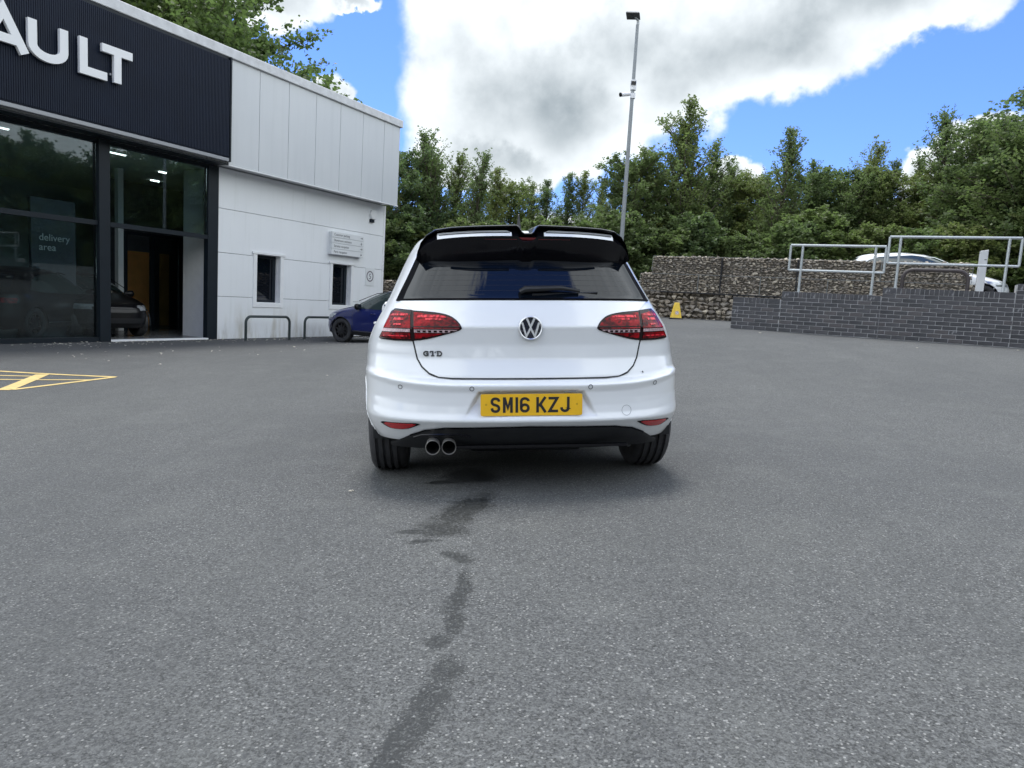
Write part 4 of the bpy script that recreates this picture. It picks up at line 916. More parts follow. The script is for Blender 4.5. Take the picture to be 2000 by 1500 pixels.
def hull(S, zs, mats, parent, arches=(), split=None, nr=16, ns=56, nf=16, name='body', xfine=None):
    """quads between horizontal outlines; split=(z, y) moves the low rear end into its own 'bumper' mesh"""
    zs = np.asarray(zs, float); yr, yf, W = S.yr(zs), S.yf(zs), S.W(zs); cR, cF = S.cc(zs)
    ar = np.linspace(0, math.pi / 2, nr) if xfine is None else None
    cols = []
    if xfine is None: ur = np.sin(ar) ** (2 / S.nR)
    else: ur = np.asarray(xfine)
    for u in ur:
        x = W * u; cols.append((x, S.rear_y(x * (1 - 1e-9), zs)))
    t0, t1 = yr + cR, yf - cF
    for k in range(1, ns): cols.append((W, t0 + (t1 - t0) * k / ns))
    for a in np.linspace(math.pi / 2, 0, nf):
        u = math.sin(a) ** (2 / S.nF); cols.append((W * u, yf - cF + cF * (1 - min(u, .99999) ** S.nF) ** (1 / S.nF)))
    right = cols; left = [(-x, y) for x, y in right[-2:0:-1]]; allc = right + left; N = len(allc)
    P = np.zeros((len(zs), N, 3))
    for j, (x, y) in enumerate(allc): P[:, j, 0] = x; P[:, j, 1] = y; P[:, j, 2] = zs
    # snap to arches
    for (yc, zc, r) in arches:
        d = np.hypot(P[:, :, 1] - yc, P[:, :, 2] - zc); side = np.abs(P[:, :, 0]) > .5
        ins = (d < r + .008) & side & (d > r - .032); k = r / np.maximum(d, .01)
        ny = yc + (P[:, :, 1] - yc) * k; nz = zc + (P[:, :, 2] - zc) * k
        P[:, :, 1] = np.where(ins, ny, P[:, :, 1]); P[:, :, 2] = np.where(ins, nz, P[:, :, 2])
    body, bump = MB(), MB(); fb, fu = [], []
    for i in range(len(zs) - 1):
        for j in range(N):
            k = (j + 1) % N; q = [P[i, j], P[i, k], P[i + 1, k], P[i + 1, j]]; cy = sum(p[1] for p in q) / 4; cz = sum(p[2] for p in q) / 4; cx = sum(p[0] for p in q) / 4
            if any(abs(cx) > .5 and math.hypot(cy - yc, cz - zc) < r - .004 for yc, zc, r in arches): continue
            f = (i * N + j, i * N + k, (i + 1) * N + k, (i + 1) * N + j)
            if split and cz < split[0] and cy < split[1]: fu.append(f)
            else: fb.append(f)
    V = [tuple(p) for p in P.reshape(-1, 3)]
    fb.append(tuple((len(zs) - 1) * N + j for j in range(N)))
    def mk(fs, nm):
        used = sorted({v for f in fs for v in f}); ix = {v: i for i, v in enumerate(used)}
        b = MB(); b.add([V[v] for v in used], [tuple(ix[v] for v in f) for f in fs]); return b.build(nm, mats, parent, smooth='full', fixn=False)
    o = mk(fb, name); o2 = mk(fu, 'bumper') if fu else None
    # dark floor pan closing the underside
    fl = MB(); yy = np.linspace(float(yr[0]) + .12, float(yf[0]) - .12, 8)
    fl.box((-W[0] + .25, float(yr[0]) + .10, zs[0] - .02), (W[0] - .25, float(yf[0]) - .15, zs[0] + .03)); fl.build('floor_pan', M['black_plastic'], parent)
    for (yc, zc, r) in arches:
        for s in (-1, 1):
            Wm = float(S.W(.5)); l = MB(); aa = [rad(q) for q in range(-12, 193, 6)]; l.grid([[(s * xx, yc + rr * math.cos(q), zc + rr * math.sin(q)) for q in aa] for xx, rr in ((Wm - .05, r + .004), (Wm - .30, r + .004), (Wm - .30, .05))]); l.build('wheel_arch_liner', M['black_plastic'], parent, smooth=True)
    return o, o2
def wheel(parent, x, y, R=.32, wd=.225, tyre='rubber', rim='alloy', grooves=4, rr=.62, spokes=10):
    s = 1 if x > 0 else -1; w_ = empty('wheel', (x, y, R)); w_.parent = parent; h = wd / 2
    prof = [(-h + .02, R * .66), (-h, R * .80), (-h + .006, R * .91), (-h + .018, R * .96), (-h + .034, R * .99)]
    gw = .017
    for k in range(grooves):
        c = (k - (grooves - 1) / 2) * wd * .185; g = R * .955
        edge = R - .5 * R * (abs(c) / wd) ** 2 * .05
        prof += [(c - gw / 2, edge), (c - gw / 2, g), (c + gw / 2, g), (c + gw / 2, edge)]
    prof += [(h - .034, R * .99), (h - .018, R * .96), (h - .006, R * .91), (h, R * .80), (h - .02, R * .66)]
    MB().lathe(prof, 56, 'x').build('tyre', M[tyre], w_, smooth=True)
    f = s * (h - .025); rm = MB()
    rm.lathe([(s * -(h - .02), R * .66), (s * -(h - .03), R * .60), (f, R * .60), (f + s * .012, R * .665)], 44, 'x')
    for k in range(spokes):
        a = 2 * math.pi * k / spokes; xf = Matrix.Rotation(a, 4, 'X'); q = R * .62
        rm.add([(f, -.028, .03), (f, .028, .03), (f - s * .01, .016, q), (f - s * .01, -.016, q), (f - s * .03, -.028, .03), (f - s * .03, .028, .03), (f - s * .03, .016, q), (f - s * .03, -.016, q)], [(0, 1, 2, 3), (7, 6, 5, 4), (0, 4, 5, 1), (1, 5, 6, 2), (2, 6, 7, 3), (3, 7, 4, 0)], xf)
    rm.lathe([(f, .06), (f + s * .006, .035), (f + s * .006, 0.001)], 20, 'x').build('rim', M[rim], w_, smooth=True)
    MB().lathe([(0, .16), (f - s * .04, .16), (f - s * .04, .01)], 30, 'x').build('brake_disc', M['dark_alloy'], w_, smooth=True)
    return w_
def rear_patch(S, zs, xl, xr, off, nx=14):
    """rows of points on the rear skin between xl(z) and xr(z), pushed out by off"""
    rows = []
    for z in zs:
        a, b = xl(z), xr(z); xs = np.linspace(a, b, nx); y = S.rear_y(xs, z + 0 * xs); e = .004
        gx_ = (S.rear_y(xs + e, z + 0 * xs) - S.rear_y(xs - e, z + 0 * xs)) / (2 * e); gz_ = (S.rear_y(xs, z + e + 0 * xs) - S.rear_y(xs, z - e + 0 * xs)) / (2 * e)
        n = np.c_[gx_, -np.ones(nx), gz_]; n /= np.linalg.norm(n, axis=1)[:, None]
        rows.append(np.c_[xs, y, z + 0 * xs] + n * off)
    return np.array(rows)
def rear_pts(S, P, off):
    P = np.array(P, float); x, z = P[:, 0], P[:, 1]; e = .004
    gx_ = (S.rear_y(x + e, z) - S.rear_y(x - e, z)) / (2 * e); gz_ = (S.rear_y(x, z + e) - S.rear_y(x, z - e)) / (2 * e)
    n = np.c_[gx_, -np.ones(len(x)), gz_]; n /= np.linalg.norm(n, axis=1)[:, None]; return np.c_[x, S.rear_y(x, z), z] + n * off
def poly_fn(poly):
    """left and right bounds of a closed (x,z) outline as functions of z"""
    P = np.array(poly + [poly[0]], float)
    def cross(z):
        r = []
        for (x0, z0), (x1, z1) in zip(P[:-1], P[1:]):
            if (z0 - z) * (z1 - z) <= 0 and abs(z1 - z0) > 1e-9: r.append(x0 + (x1 - x0) * (z - z0) / (z1 - z0))
        return (min(r), max(r)) if r else (0, 0)
    return cross
def skin_poly(S, poly, off, nz=14, nx=12, thick=0.):
    zlo, zhi = min(p[1] for p in poly), max(p[1] for p in poly); c = poly_fn(poly); zs = np.linspace(zlo + 1e-5, zhi - 1e-5, nz)
    zs = np.unique(np.r_[zs, [p[1] for p in poly if zlo + 1e-4 < p[1] < zhi - 1e-4]])
    b = MB(); b.grid(rear_patch(S, zs, lambda z: c(z)[0], lambda z: c(z)[1], off, nx))
    if thick:
        ed = dense(poly + [poly[0]], .02); A_ = rear_pts(S, ed, off); B_ = rear_pts(S, ed, off - thick); b.grid(np.array([A_, B_]))
    return b
def dense(poly, step):
    o = []
    for (a, b), (c, d) in zip(poly[:-1], poly[1:]):
        n = max(1, int(math.hypot(c - a, d - b) / step)); o += [(a + (c - a) * i / n, b + (d - b) * i / n) for i in range(n)]
    return o + [poly[-1]]
def skin_line(S, poly, wd, off, closed=False):
    P = dense(poly + ([poly[0]] if closed else []), .012); P = np.array(P); T = np.gradient(P, axis=0); T /= np.maximum(np.linalg.norm(T, axis=1)[:, None], 1e-9); N_ = np.c_[-T[:, 1], T[:, 0]] * wd / 2
    return MB().grid(np.array([rear_pts(S, P - N_, off), rear_pts(S, P + N_, off)]))
def smooth_poly(poly, it=2, closed=True):
    P = list(poly)
    for _ in range(it):
        Q = []; n = len(P)
        for i in range(n if closed else n - 1):
            a, b = P[i], P[(i + 1) % n]; Q += [(a[0] * .75 + b[0] * .25, a[1] * .75 + b[1] * .25), (a[0] * .25 + b[0] * .75, a[1] * .25 + b[1] * .75)]
        P = Q if closed else [poly[0]] + Q + [poly[-1]]
    return P
def mir(p): return [(-x, z) for x, z in p]
def flank_x(S, y, z):
    W = float(S.W(z)); yr, yf = float(S.yr(z)), float(S.yf(z)); cR, cF = [float(q) for q in S.cc(np.array(z))]; u = 1.
    if y < yr + cR: u = max(0, 1 - min(1, (yr + cR - y) / cR) ** S.nR) ** (1 / S.nR)
    if y > yf - cF: u = max(0, 1 - min(1, (y - yf + cF) / cF) ** S.nF) ** (1 / S.nF)
    return W * u
def side_patch(S, yz_rows, side, off):
    """rows of (y,z) points laid on the flank"""
    rows = []
    for row in yz_rows:
        r = []
        for y, z in row:
            W = float(S.W(z)); yr, yf = float(S.yr(z)), float(S.yf(z)); cR, cF = [float(q) for q in S.cc(np.array(z))]; u = 1.
            if y < yr + cR: u = max(0, 1 - min(1, (yr + cR - y) / cR) ** S.nR) ** (1 / S.nR)
            if y > yf - cF: u = max(0, 1 - min(1, (y - yf + cF) / cF) ** S.nF) ** (1 / S.nF)
            r.append((side * (W * u + off), y, z))
        rows.append(r)
    return MB().grid(rows)
def between(lo, hi, n=10, m_=14):
    """grid rows between two (y,z) polylines of equal length"""
    lo, hi = np.array(lo, float), np.array(hi, float); t = np.linspace(0, 1, m_)
    def rs(P):
        d = np.r_[0, np.cumsum(np.hypot(*np.diff(P, axis=0).T))]; d /= d[-1]; return np.c_[np.interp(t, d, P[:, 0]), np.interp(t, d, P[:, 1])]
    a, b = rs(lo), rs(hi); return [[tuple(a[j] + (b[j] - a[j]) * i / n) for j in range(m_)] for i in range(n + 1)]
def mirror_pair(parent, S, y, z, paint, sz=1.):
    W = float(S.W(z))
    for s in (-1, 1):
        b = MB(); n = 10; rings = []
        for i, (xx, r1, r2) in enumerate([(0, .03, .04), (.05, .04, .05), (.08, .075, .075), (.14, .09, .088), (.19, .085, .075), (.215, .05, .04), (.22, .02, .02)]):
            rings.append([(s * (W - .03 + xx * sz), y + r1 * sz * math.cos(a) * .8, z + r2 * sz * math.sin(a)) for a in [2 * math.pi * k / n for k in range(n)]])
        b.grid(rings, wrap=True); o = b.build('door_mirror', paint, parent, smooth=True)
        MB().prism([(s * (W + .03 * sz), z - .055 * sz), (s * (W + .16 * sz), z - .05 * sz), (s * (W + .165 * sz), z + .05 * sz), (s * (W + .03 * sz), z + .06 * sz)], y - .075 * sz, y - .070 * sz).build('mirror_glass', M['dark_glass'], o)

# ---------------- the white hatchback seen from behind
GOLF=dict(L=4.255,
 rear=[(.2,.20),(.26,.11),(.30,.075),(.36,.022),(.384,-.004),(.396,-.002),(.42,.010),(.46,.016),(.53,.014),(.562,.002),(.571,.002),(.583,.030),(.598,.058),(.612,.060),(.683,.094),(.695,.099),(.77,.101),(.845,.083),(.862,.078),(.872,.084),(.93,.115),(1.0,.158),(1.01,.170),(1.21,.305),(1.36,.415),(1.39,.50),(1.41,.62),(1.43,.85),(1.44,1.1),(1.445,1.4),(1.45,1.6)],
 front=[(.2,.12),(.3,.03),(.45,0),(.58,0),(.68,.04),(.74,.10),(.80,.28),(.86,.55),(.92,.85),(.97,1.12),(1.0,1.2),(1.2,1.55),(1.36,1.92),(1.41,2.15),(1.43,2.35),(1.44,2.55),(1.45,2.65)],
 width=[(.2,.80),(.28,.845),(.36,.874),(.45,.888),(.60,.889),(.74,.888),(.80,.874),(.86,.846),(.95,.800),(1.0,.775),(1.1,.733),(1.2,.692),(1.3,.648),(1.36,.612),(1.40,.57),(1.42,.53),(1.435,.44),(1.445,.30),(1.45,.2)])
def golf():
    g=Shape(**GOLF)
    g.cRt=((.28,.42,.50),(.50,.57,.62))
    g.warp=lambda x,z: .075*np.clip(np.abs(x)/.85,0,1)**5*np.clip(1-np.abs(z-.56)/.2,0,1)
    return g

G = golf()
def dent(x, z):      # number plate recess in the bumper
    top = .540; bot = .405; half = np.interp(z, [bot, .50, .535, top], [.342, .292, .270, .235]); ax = np.abs(x)
    return .048 * np.clip((half - ax) / .016, 0, 1) ** .8 * np.clip((top - z) / .012, 0, 1) * np.clip((z - bot) / .13, 0, 1) ** .7
G.dent = dent
car = empty('white_hatchback', mtx=CAR_M); tag(car, 'white hatchback with black roof spoiler and yellow number plate, seen from behind', 'car')
zs = np.unique(np.round(np.r_[.26, np.arange(.265, .60, .0065), np.arange(.60, .80, .012), .79, np.arange(.80, 1.30, .02), np.arange(1.30, 1.41, .01), np.arange(1.41, 1.4505, .003)], 4))
xf_ = np.unique(np.r_[np.linspace(0, .44, 62), np.sin(np.linspace(math.asin(.44 ** 1.4), math.pi / 2, 40)) ** (2 / 2.8)])
xf_ = xf_[xf_ <= 1.0]; xf_[-1] = 1.0
ARCH = [(.74, .315, .352), (3.37, .315, .352)]
hull(G, zs, M['white_paint'], car, ARCH, split=(.79, .42), xfine=xf_, ns=100)
for s in (-1, 1):
    for y in (.74, 3.37): wheel(car, s * .768, y, .318, .215, rim='alloy', grooves=4)
for yc, zc, r in ARCH:
    for s in (-1, 1):
        MB().tube([(s * (flank_x(G, yc + r * math.cos(rad(a)), max(.27, zc + r * math.sin(rad(a)))) - .005), yc + r * math.cos(rad(a)), zc + r * math.sin(rad(a))) for a in range(-6, 187, 7)], .008, 6).build('arch_lip', M['white_paint'], car, smooth=True)
# tailgate
SEAM = [(-.609, .947), (-.604, .80), (-.601, .79), (-.590, .74), (-.580, .695), (-.556, .655), (-.518, .622), (-.470, .604), (-.40, .598), (0, .5965), (.40, .598), (.470, .604), (.518, .622), (.556, .655), (.580, .695), (.590, .74), (.601, .79), (.604, .80), (.609, .947)]
c_ = poly_fn(SEAM + [(.688, .999), (.69, 1.006), (-.69, 1.006), (-.688, .999)])
zt_ = np.unique(np.r_[np.linspace(.5985, .63, 10), np.linspace(.63, .80, 16), np.linspace(.80, .90, 14), np.linspace(.90, 1.004, 8)])
tg = MB().grid(rear_patch(G, zt_, lambda z: c_(z)[0] + .004, lambda z: c_(z)[1] - .004, .0035, 70)).build('tailgate', M['white_paint'], car, smooth='full', fixn=False)
skin_line(G, SEAM, .0080, .0040).build('panel_gap', M['gap'], tg, fixn=False)
# rear glass with black border
GL = [(-.700, .998), (-.680, 1.045), (-.645, 1.12), (-.604, 1.215), (-.56, 1.32), (-.52, 1.37), (.52, 1.37), (.56, 1.32), (.604, 1.215), (.645, 1.12), (.680, 1.045), (.700, .998)]
skin_poly(G, GL, .006, 26, 40, .006).build('glass_border', M['frit'], car, smooth='full', fixn=False)
GI = [(-.655, 1.004), (-.638, 1.05), (-.605, 1.12), (-.568, 1.21), (-.52, 1.31), (.52, 1.31), (.568, 1.21), (.605, 1.12), (.638, 1.05), (.655, 1.004)]
rw = skin_poly(G, GI, .0085, 26, 40).build('rear_window', M['dark_glass'], car, smooth='full', fixn=False)
# heater lines inside the glass
hl = MB()
for k in range(9):
    z = 1.045 + k * .028; c2_ = poly_fn(GI)(z); hl.grid(rear_patch(G, [z, z + .0016], lambda q: c2_[0] + .06, lambda q: c2_[1] - .06, .0088, 30))
hl.build('heater_lines', mat('heater_line', (.010, .008, .007), .3), rw, fixn=False)
# wiper
wp_ = empty('rear_wiper', (0, 0, 0)); wp_.parent = car
a0 = rear_pts(G, [(-.02, 1.040)], .03)[0]; a1 = rear_pts(G, [(.17, 1.045)], .034)[0]; a2 = rear_pts(G, [(.27, 1.036)], .024)[0]; a3 = rear_pts(G, [(.37, 1.036)], .02)[0]
a9 = rear_pts(G, [(-.045, 1.032)], .02)[0]
MB().tube([tuple(a9), tuple(a0), tuple(a1), tuple(a2)], [.014, .017, .012, .008], 8).build('wiper_arm', M['black_plastic'], wp_, smooth=True)
b1 = rear_pts(G, [(.02, 1.022)], .012)[0]; b2 = rear_pts(G, [(.37, 1.034)], .012)[0]
MB().tube([tuple(b1), tuple((b1 + b2) / 2), tuple(b2)], .006, 6).build('wiper_blade', M['black_plastic'], wp_, smooth=True)
# tail lamps, inner part on the tailgate, outer part on the wing
def both(poly): return (poly, mir(poly))
INN = smooth_poly([(-.6045, .944), (-.6045, .944), (-.49, .936), (-.415, .922), (-.372, .893), (-.350, .861), (-.350, .853), (-.368, .842), (-.449, .819), (-.54, .796), (-.6015, .790), (-.6015, .790)], 2)
OUT = [(-.609, .946), (-.700, .956), (-.722, .940), (-.746, .890), (-.772, .832), (-.788, .804), (-.782, .796), (-.70, .790), (-.600, .789)]
for s in (0, 1):
    for kind, poly in (('inner', INN), ('outer', OUT)):
        p = both(poly)[s]; cx = sum(q[0] for q in p) / len(p); cz = sum(q[1] for q in p) / len(p)
        par = tg if kind == 'inner' else car
        lm_ = skin_poly(G, p, .007, 16, 22, .007).build('tail_lamp', M['lamp_dark'], par, smooth='full', fixn=False)
        sm = [(cx + (x - cx) * .93, cz + (z - cz) * .86) for x, z in p]
        def clipz(lo, hi, poly=sm):
            c = poly_fn(poly); zs_ = np.linspace(lo, hi, 5); return zs_, c
        zmin, zmax = min(q[1] for q in sm), max(q[1] for q in sm)
        def band(lo, hi, m_, off, nm, inset=0., tree_=lm_):
            lo, hi = max(lo, zmin + .001), min(hi, zmax - .001); c = poly_fn(sm); zs_ = np.linspace(lo, hi, 6)
            MB().grid(rear_patch(G, zs_, lambda z: c(z)[0] + inset, lambda z: c(z)[1] - inset, off, 20)).build(nm, M[m_], tree_, smooth='full', fixn=False)
        zb = .838 if kind == 'inner' else .840
        band(zb + .016, .999, 'lamp_red', .0095, 'red_lens'); band(0, zb - .008, 'lamp_red', .0095, 'red_lens', .004)
        band(zb - .004, zb + .012, 'lamp_silver', .011, 'silver_band', .002)
        if kind == 'inner': band(.905, .918, 'lamp_bright', .0112, 'light_bar', .02); band(.893, .901, 'lamp_bright', .0112, 'light_bar', .06)
        else: band(.915, .925, 'lamp_bright', .0112, 'light_bar', .01); band(.892, .904, 'lamp_bright', .0112, 'light_bar', .035); band(.866, .874, 'lamp_bright', .0112, 'light_bar', .05); band(.812, .818, 'lamp_bright', .0112, 'light_bar', .02)
        sq = MB()
        for k in range(7 if kind == 'inner' else 0):
            xx = (-.575 + k * .028) * (1 if s == 0 else -1); a_, b_2 = min(xx, xx + .016 * (1 if s == 0 else -1)), max(xx, xx + .016 * (1 if s == 0 else -1))
            sq.grid(rear_patch(G, [zb - .002, zb + .008], lambda z: a_, lambda z: b_2, .0125, 3))
        if sq.v: sq.build('light_cell', M['lamp_dark'], lm_, fixn=False)
# roundel with the two letters
ld = empty('emblem', (0, 0, 0)); ld.parent = tg; ez = .857; ey = float(G.rear_y(0, .857)) - .004
MB().lathe([(ey - .004, .001), (ey - .004, .058)], 40, 'y', Matrix.Translation((0, 0, ez))).build('emblem_disc', mat('emblem_navy', (.012, .014, .03), .15, coat=1), tg, smooth=True)
MB().lathe([(ey, .0625), (ey - .009, .061), (ey - .011, .0575), (ey - .009, .054), (ey - .004, .0535)], 48, 'y', Matrix.Translation((0, 0, ez))).build('emblem_ring', M['bright_chrome'], tg, smooth=True)
e_ = MB(); k = .0545
def V_(pts, w__=.0105, d=0): e_.stroke([(x * k, ez + z * k) for x, z in pts], w__, ey - .0095 - d, ey - .003)
V_([(-.36, .90), (0, .10), (.36, .90)]); V_([(-.80, .52), (-.40, -.78), (0, .02), (.40, -.78), (.80, .52)], .0105, .0006)
e_.build('emblem_letters', M['bright_chrome'], tg)
bpy.data.objects.remove(ld)
# GTD badge: slab letters
h_ = .026; M['badge'] = mat('badge_grey', (.10, .105, .11), .3, .8)
def GL_(x0, sts):
    gd = MB()
    for i, (st, wd) in enumerate(sts):
        pts = [(x0 + a * .026, .7115 + b * h_) for a, b in st]; y = float(G.rear_y(pts[0][0], .724)); gd.stroke(pts, wd, y - .0085 - .0004 * i, y - .003)
    gd.build('badge_letter', M['badge'], tg)
th = .0068
GL_(-.549, [(arc(.5, .5, .42, 40, 320, 12), th), ([(.55, .46), (1.04, .46)], .0055), ([(.88, .46), (.88, .0)], th), ([(.88, 1.0), (.88, .62)], .0045)])
GL_(-.515, [([(.0, .92), (1.1, .92)], .006), ([(.55, .95), (.55, .05)], th), ([(.2, .06), (.9, .06)], .0055), ([(.06, .95), (.06, .66)], .0045), ([(1.04, .95), (1.04, .66)], .0045)])
GL_(-.480, [([(.22, .95), (.22, .05)], th), ([(-.02, .93), (.5, .93)], .0058), ([(-.02, .07), (.5, .07)], .0058), (arc(.48, .5, .46, 90, -90, 12, .43), th)])
# number plate
pl = empty('number_plate', (0, 0, 0)); bpy.data.objects.remove(pl)
py_ = .010
bp_ = smooth_poly([(-.26, .4145), (-.26, .5255), (.26, .5255), (.26, .4145)], 0)
def rrect(x0, x1, z0, z1, r, n=5):
    return [(x1 - r + r * math.cos(a), z1 - r + r * math.sin(a)) for a in np.linspace(0, math.pi / 2, n)] + [(x0 + r - r * math.sin(a), z1 - r + r * math.cos(a)) for a in np.linspace(0, math.pi / 2, n)] + \
           [(x0 + r - r * math.cos(a), z0 + r - r * math.sin(a)) for a in np.linspace(0, math.pi / 2, n)] + [(x1 - r + r * math.sin(a), z0 + r - r * math.cos(a)) for a in np.linspace(0, math.pi / 2, n)]
plate = MB().prism(rrect(-.26, .26, .4145, .5255, .009), py_ - .004, py_).build('number_plate', M['plate_yellow'], car, bevel=.0)
st = .0135; zb_ = .4305; Hc = .079
def L_(x0, w_c, sts):
    g = MB()
    for i, s_ in enumerate(sts): g.stroke([(-.26 + x0 + a * w_c, zb_ + b * Hc) for a, b in s_], st, py_ - .0052 - .0002 * i, py_ - .0038)
    g.build('plate_character', M['plate_ink'], plate)
hw = st / 2 / .05; hh_ = st / 2 / .079
def carc(cx, cy, rx, ry, a0, a1, n=9): return arc(cx, cy, rx, a0, a1, n, ry)
S_ = carc(.5, .72, .365, .195, 20, 90) + carc(.42, .72, .285, .195, 90, 270) + carc(.58, .28, .285, .245, 90, -90) + carc(.5, .23, .365, .145, 270, 180 + 10)
S_ = [(.86, .72), (.84, .80)] + carc(.5, .745, .36, .17, 35, 90, 5) + carc(.45, .715, .31, .20, 90, 250, 9) + [(.60, .475)] + carc(.55, .28, .31, .195, 70, -90, 9) + carc(.5, .255, .36, .17, -90, -150, 5) + [(.14, .30)]
L_(.0500, .050, [S_])
L_(.1130, .050, [[(.135, 0), (.135, 1)], [(.865, 0), (.865, 1)], [(.16, .99), (.5, .30), (.84, .99)]])
L_(.1765, .014, [[(.5, 0), (.5, 1)]])
L_(.1995, .050, [[(.86, .74)] + carc(.5, .73, .365, .185, 15, 180, 9) + [(.135, .5)] + carc(.5, .27, .365, .185, 180, 270, 5), carc(.5, .30, .365, .215, -90, 180, 16) + [(.135, .32)]])
L_(.2830, .050, [[(.135, 0), (.135, 1)], [(.93, 1.0), (.27, .40)], [(.38, .55), (.95, 0)]])
L_(.3450, .050, [[(.02, .915), (.90, .915), (.12, .085), (1.0, .085)]])
L_(.4060, .048, [[(.86, 1)] + [(.86, .27)] + carc(.5, .27, .36, .185, 0, -180, 10) + [(.13, .32)]])
for x in (-.232, .232): MB().disc((x, py_ - .0045, .472), .006, 12).build('screw_cap', mat('cap_yellow', (.60, .33, .01), .4), plate)
MB().box((-.25, .028, .533), (-.16, .04, .5385)).box((.17, .022, .5305), (.23, .04, .5375)).build_each('plate_lamp', M['lamp_clear'], car)
# bumper details
for x, z in ((-.303, .553), (.303, .558), (-.668, .555), (.672, .567)):
    skin_line(G, arc(x, z, .0105, 0, 360, 16)[:-1], .0028, .0025, True).build('parking_sensor', M['gap'], car, fixn=False)
skin_line(G, arc(.502, .430, .026, 0, 360, 24)[:-1], .002, .0018, True).build('tow_eye_cover', M['thin_gap'], car, fixn=False)
skin_line(G, [(.607, .626), (.612, .618)], .006, .002).build('paint_chip', M['gap'], car, fixn=False)
REF = [(-.790, .366), (-.70, .367), (-.558, .373), (-.593, .352), (-.643, .332), (-.720, .329), (-.752, .342)]
for p in both(REF):
    o = skin_poly(G, smooth_poly(p, 1), .003, 10, 18, .003).build('reflector_surround', M['black_gloss'], car, smooth='full', fixn=False)
    cx = sum(q[0] for q in p) / 7; cz = sum(q[1] for q in p) / 7 - .001
    skin_poly(G, smooth_poly([(cx + (x - cx) * .80, cz + (z - cz) * .84) for x, z in p], 1), .0055, 10, 18, .0025).build('reflector', M['reflector'], o, smooth='full', fixn=False)
# black diffuser and exhaust
DT = np.array([(-.74, .235), (-.70, .252), (-.622, .300), (-.543, .334), (-.44, .350), (0, .358), (.44, .350), (.543, .334), (.622, .300), (.70, .252), (.74, .235)])
xs_ = np.linspace(-.735, .735, 80); rows = []
for k in range(9):
    f = k / 8.; r = []
    for x in xs_:
        zt0 = float(np.interp(x, DT[:, 0], DT[:, 1])); zb0 = .215; z = zt0 + (zb0 - zt0) * f; zz_ = max(z, .262)
        y = float(G.rear_y(x, zz_)) - .006 - .004 * min(1, f * 4) + max(0, .262 - z) * 1.2
        r.append((x, y, z))
    rows.append(r)
df = MB().grid(rows).build('diffuser', M['black_plastic'], car, smooth='full', fixn=False)
skin_line(G, [(x, z) for x, z in DT[2:-2]], .010, .006).build('diffuser_edge', M['black_gloss'], df, fixn=False)
MB().box((-.40, .10, .232), (.52, .13, .246)).build('diffuser_strake', M['black_gloss'], df)
MB().tube([(-.60, .055, .302), (-.56, .05, .314), (-.36, .045, .316), (-.31, .05, .300)], .006, 6).build('diffuser_edge', M['black_gloss'], df, smooth=True)
for x in (-.503, -.421):
    T_ = Matrix.Translation((x, 0, .254))
    ex = MB().lathe([(.30, .033), (.030, .035), (.022, .0375), (.019, .0362), (.023, .0335), (.25, .032)], 36, 'y', T_).build('exhaust_tip', M['exhaust'], car, smooth=True)
    MB().lathe([(.025, .0328), (.24, .032), (.24, .001)], 24, 'y', T_).build('exhaust_inside', M['exhaust_inside'], ex, smooth=True)
MB().tube([(-.30, .35, .27), (.30, .35, .27)], .10, 14).build('silencer', M['dark_alloy'], car, smooth=True)
MB().tube([(-.74, .74, .30), (.74, .74, .30)], .045, 10).build('rear_axle', M['black_plastic'], car, smooth=True)
MB().box((-.55, .2, .22), (.55, 3.9, .30)).build('underbody', M['black_plastic'], car)
# roof spoiler
sp = empty('roof_spoiler', (0, 0, 0)); sp.parent = car
ZT = np.array([(-.592, 1.225), (-.585, 1.262), (-.566, 1.312), (-.535, 1.350), (-.485, 1.376), (-.40, 1.384), (-.06, 1.393), (-.048, 1.386), (-.030, 1.358), (-.018, 1.350), (.018, 1.350), (.030, 1.358), (.048, 1.386), (.06, 1.393), (.40, 1.384), (.485, 1.376), (.535, 1.350), (.566, 1.312), (.585, 1.262), (.592, 1.225)])
ZBt = np.array([(-.592, 1.224), (-.57, 1.208), (-.50, 1.190), (-.41, 1.188), (0, 1.208), (.41, 1.188), (.50, 1.190), (.57, 1.208), (.592, 1.224)])
xs_ = np.unique(np.r_[np.linspace(-.592, -.50, 16), np.linspace(-.5, .5, 60), np.linspace(.50, .592, 16), ZT[:, 0]])
rows = []; lipz = []
for x in xs_:
    zt0 = float(np.interp(x, ZT[:, 0], ZT[:, 1])); zb0 = float(np.interp(x, ZBt[:, 0], ZBt[:, 1])); e = abs(x) / .592
    ye = .205 + .20 * e ** 3.2; hgt_ = zt0 - zb0; k = min(1, hgt_ / .17)
    zi = min(zt0 - .016 * k, 1.376 * k + zt0 * (1 - k)); zl = min(zt0 - .055 * k, 1.333)
    if abs(x) < .06: zi = min(zi, zt0 - .012); zl = min(zl, zi - .008)
    rows.append([(x, .62, min(zt0 + .03, 1.425) if e < .8 else zt0), (x, ye + .12, zt0 + .008 * k), (x, ye + .01, zt0 + .001), (x, ye, zt0 - .004 * k), (x, ye + .004, zt0 - .010 * k), (x, ye + .045 * k, zi), (x, ye + .006, zl), (x, ye + .010, zl - .012 * k), (x, ye + .055 * k, zb0 + .05 * k), (x, ye + .105 * k, zb0), (x, ye + .16 * k, zb0 + .005), (x, ye + .30, zb0 + .10)])
MB().grid(rows).build('spoiler_body', M['black_gloss'], sp, smooth=True, fixn=False)
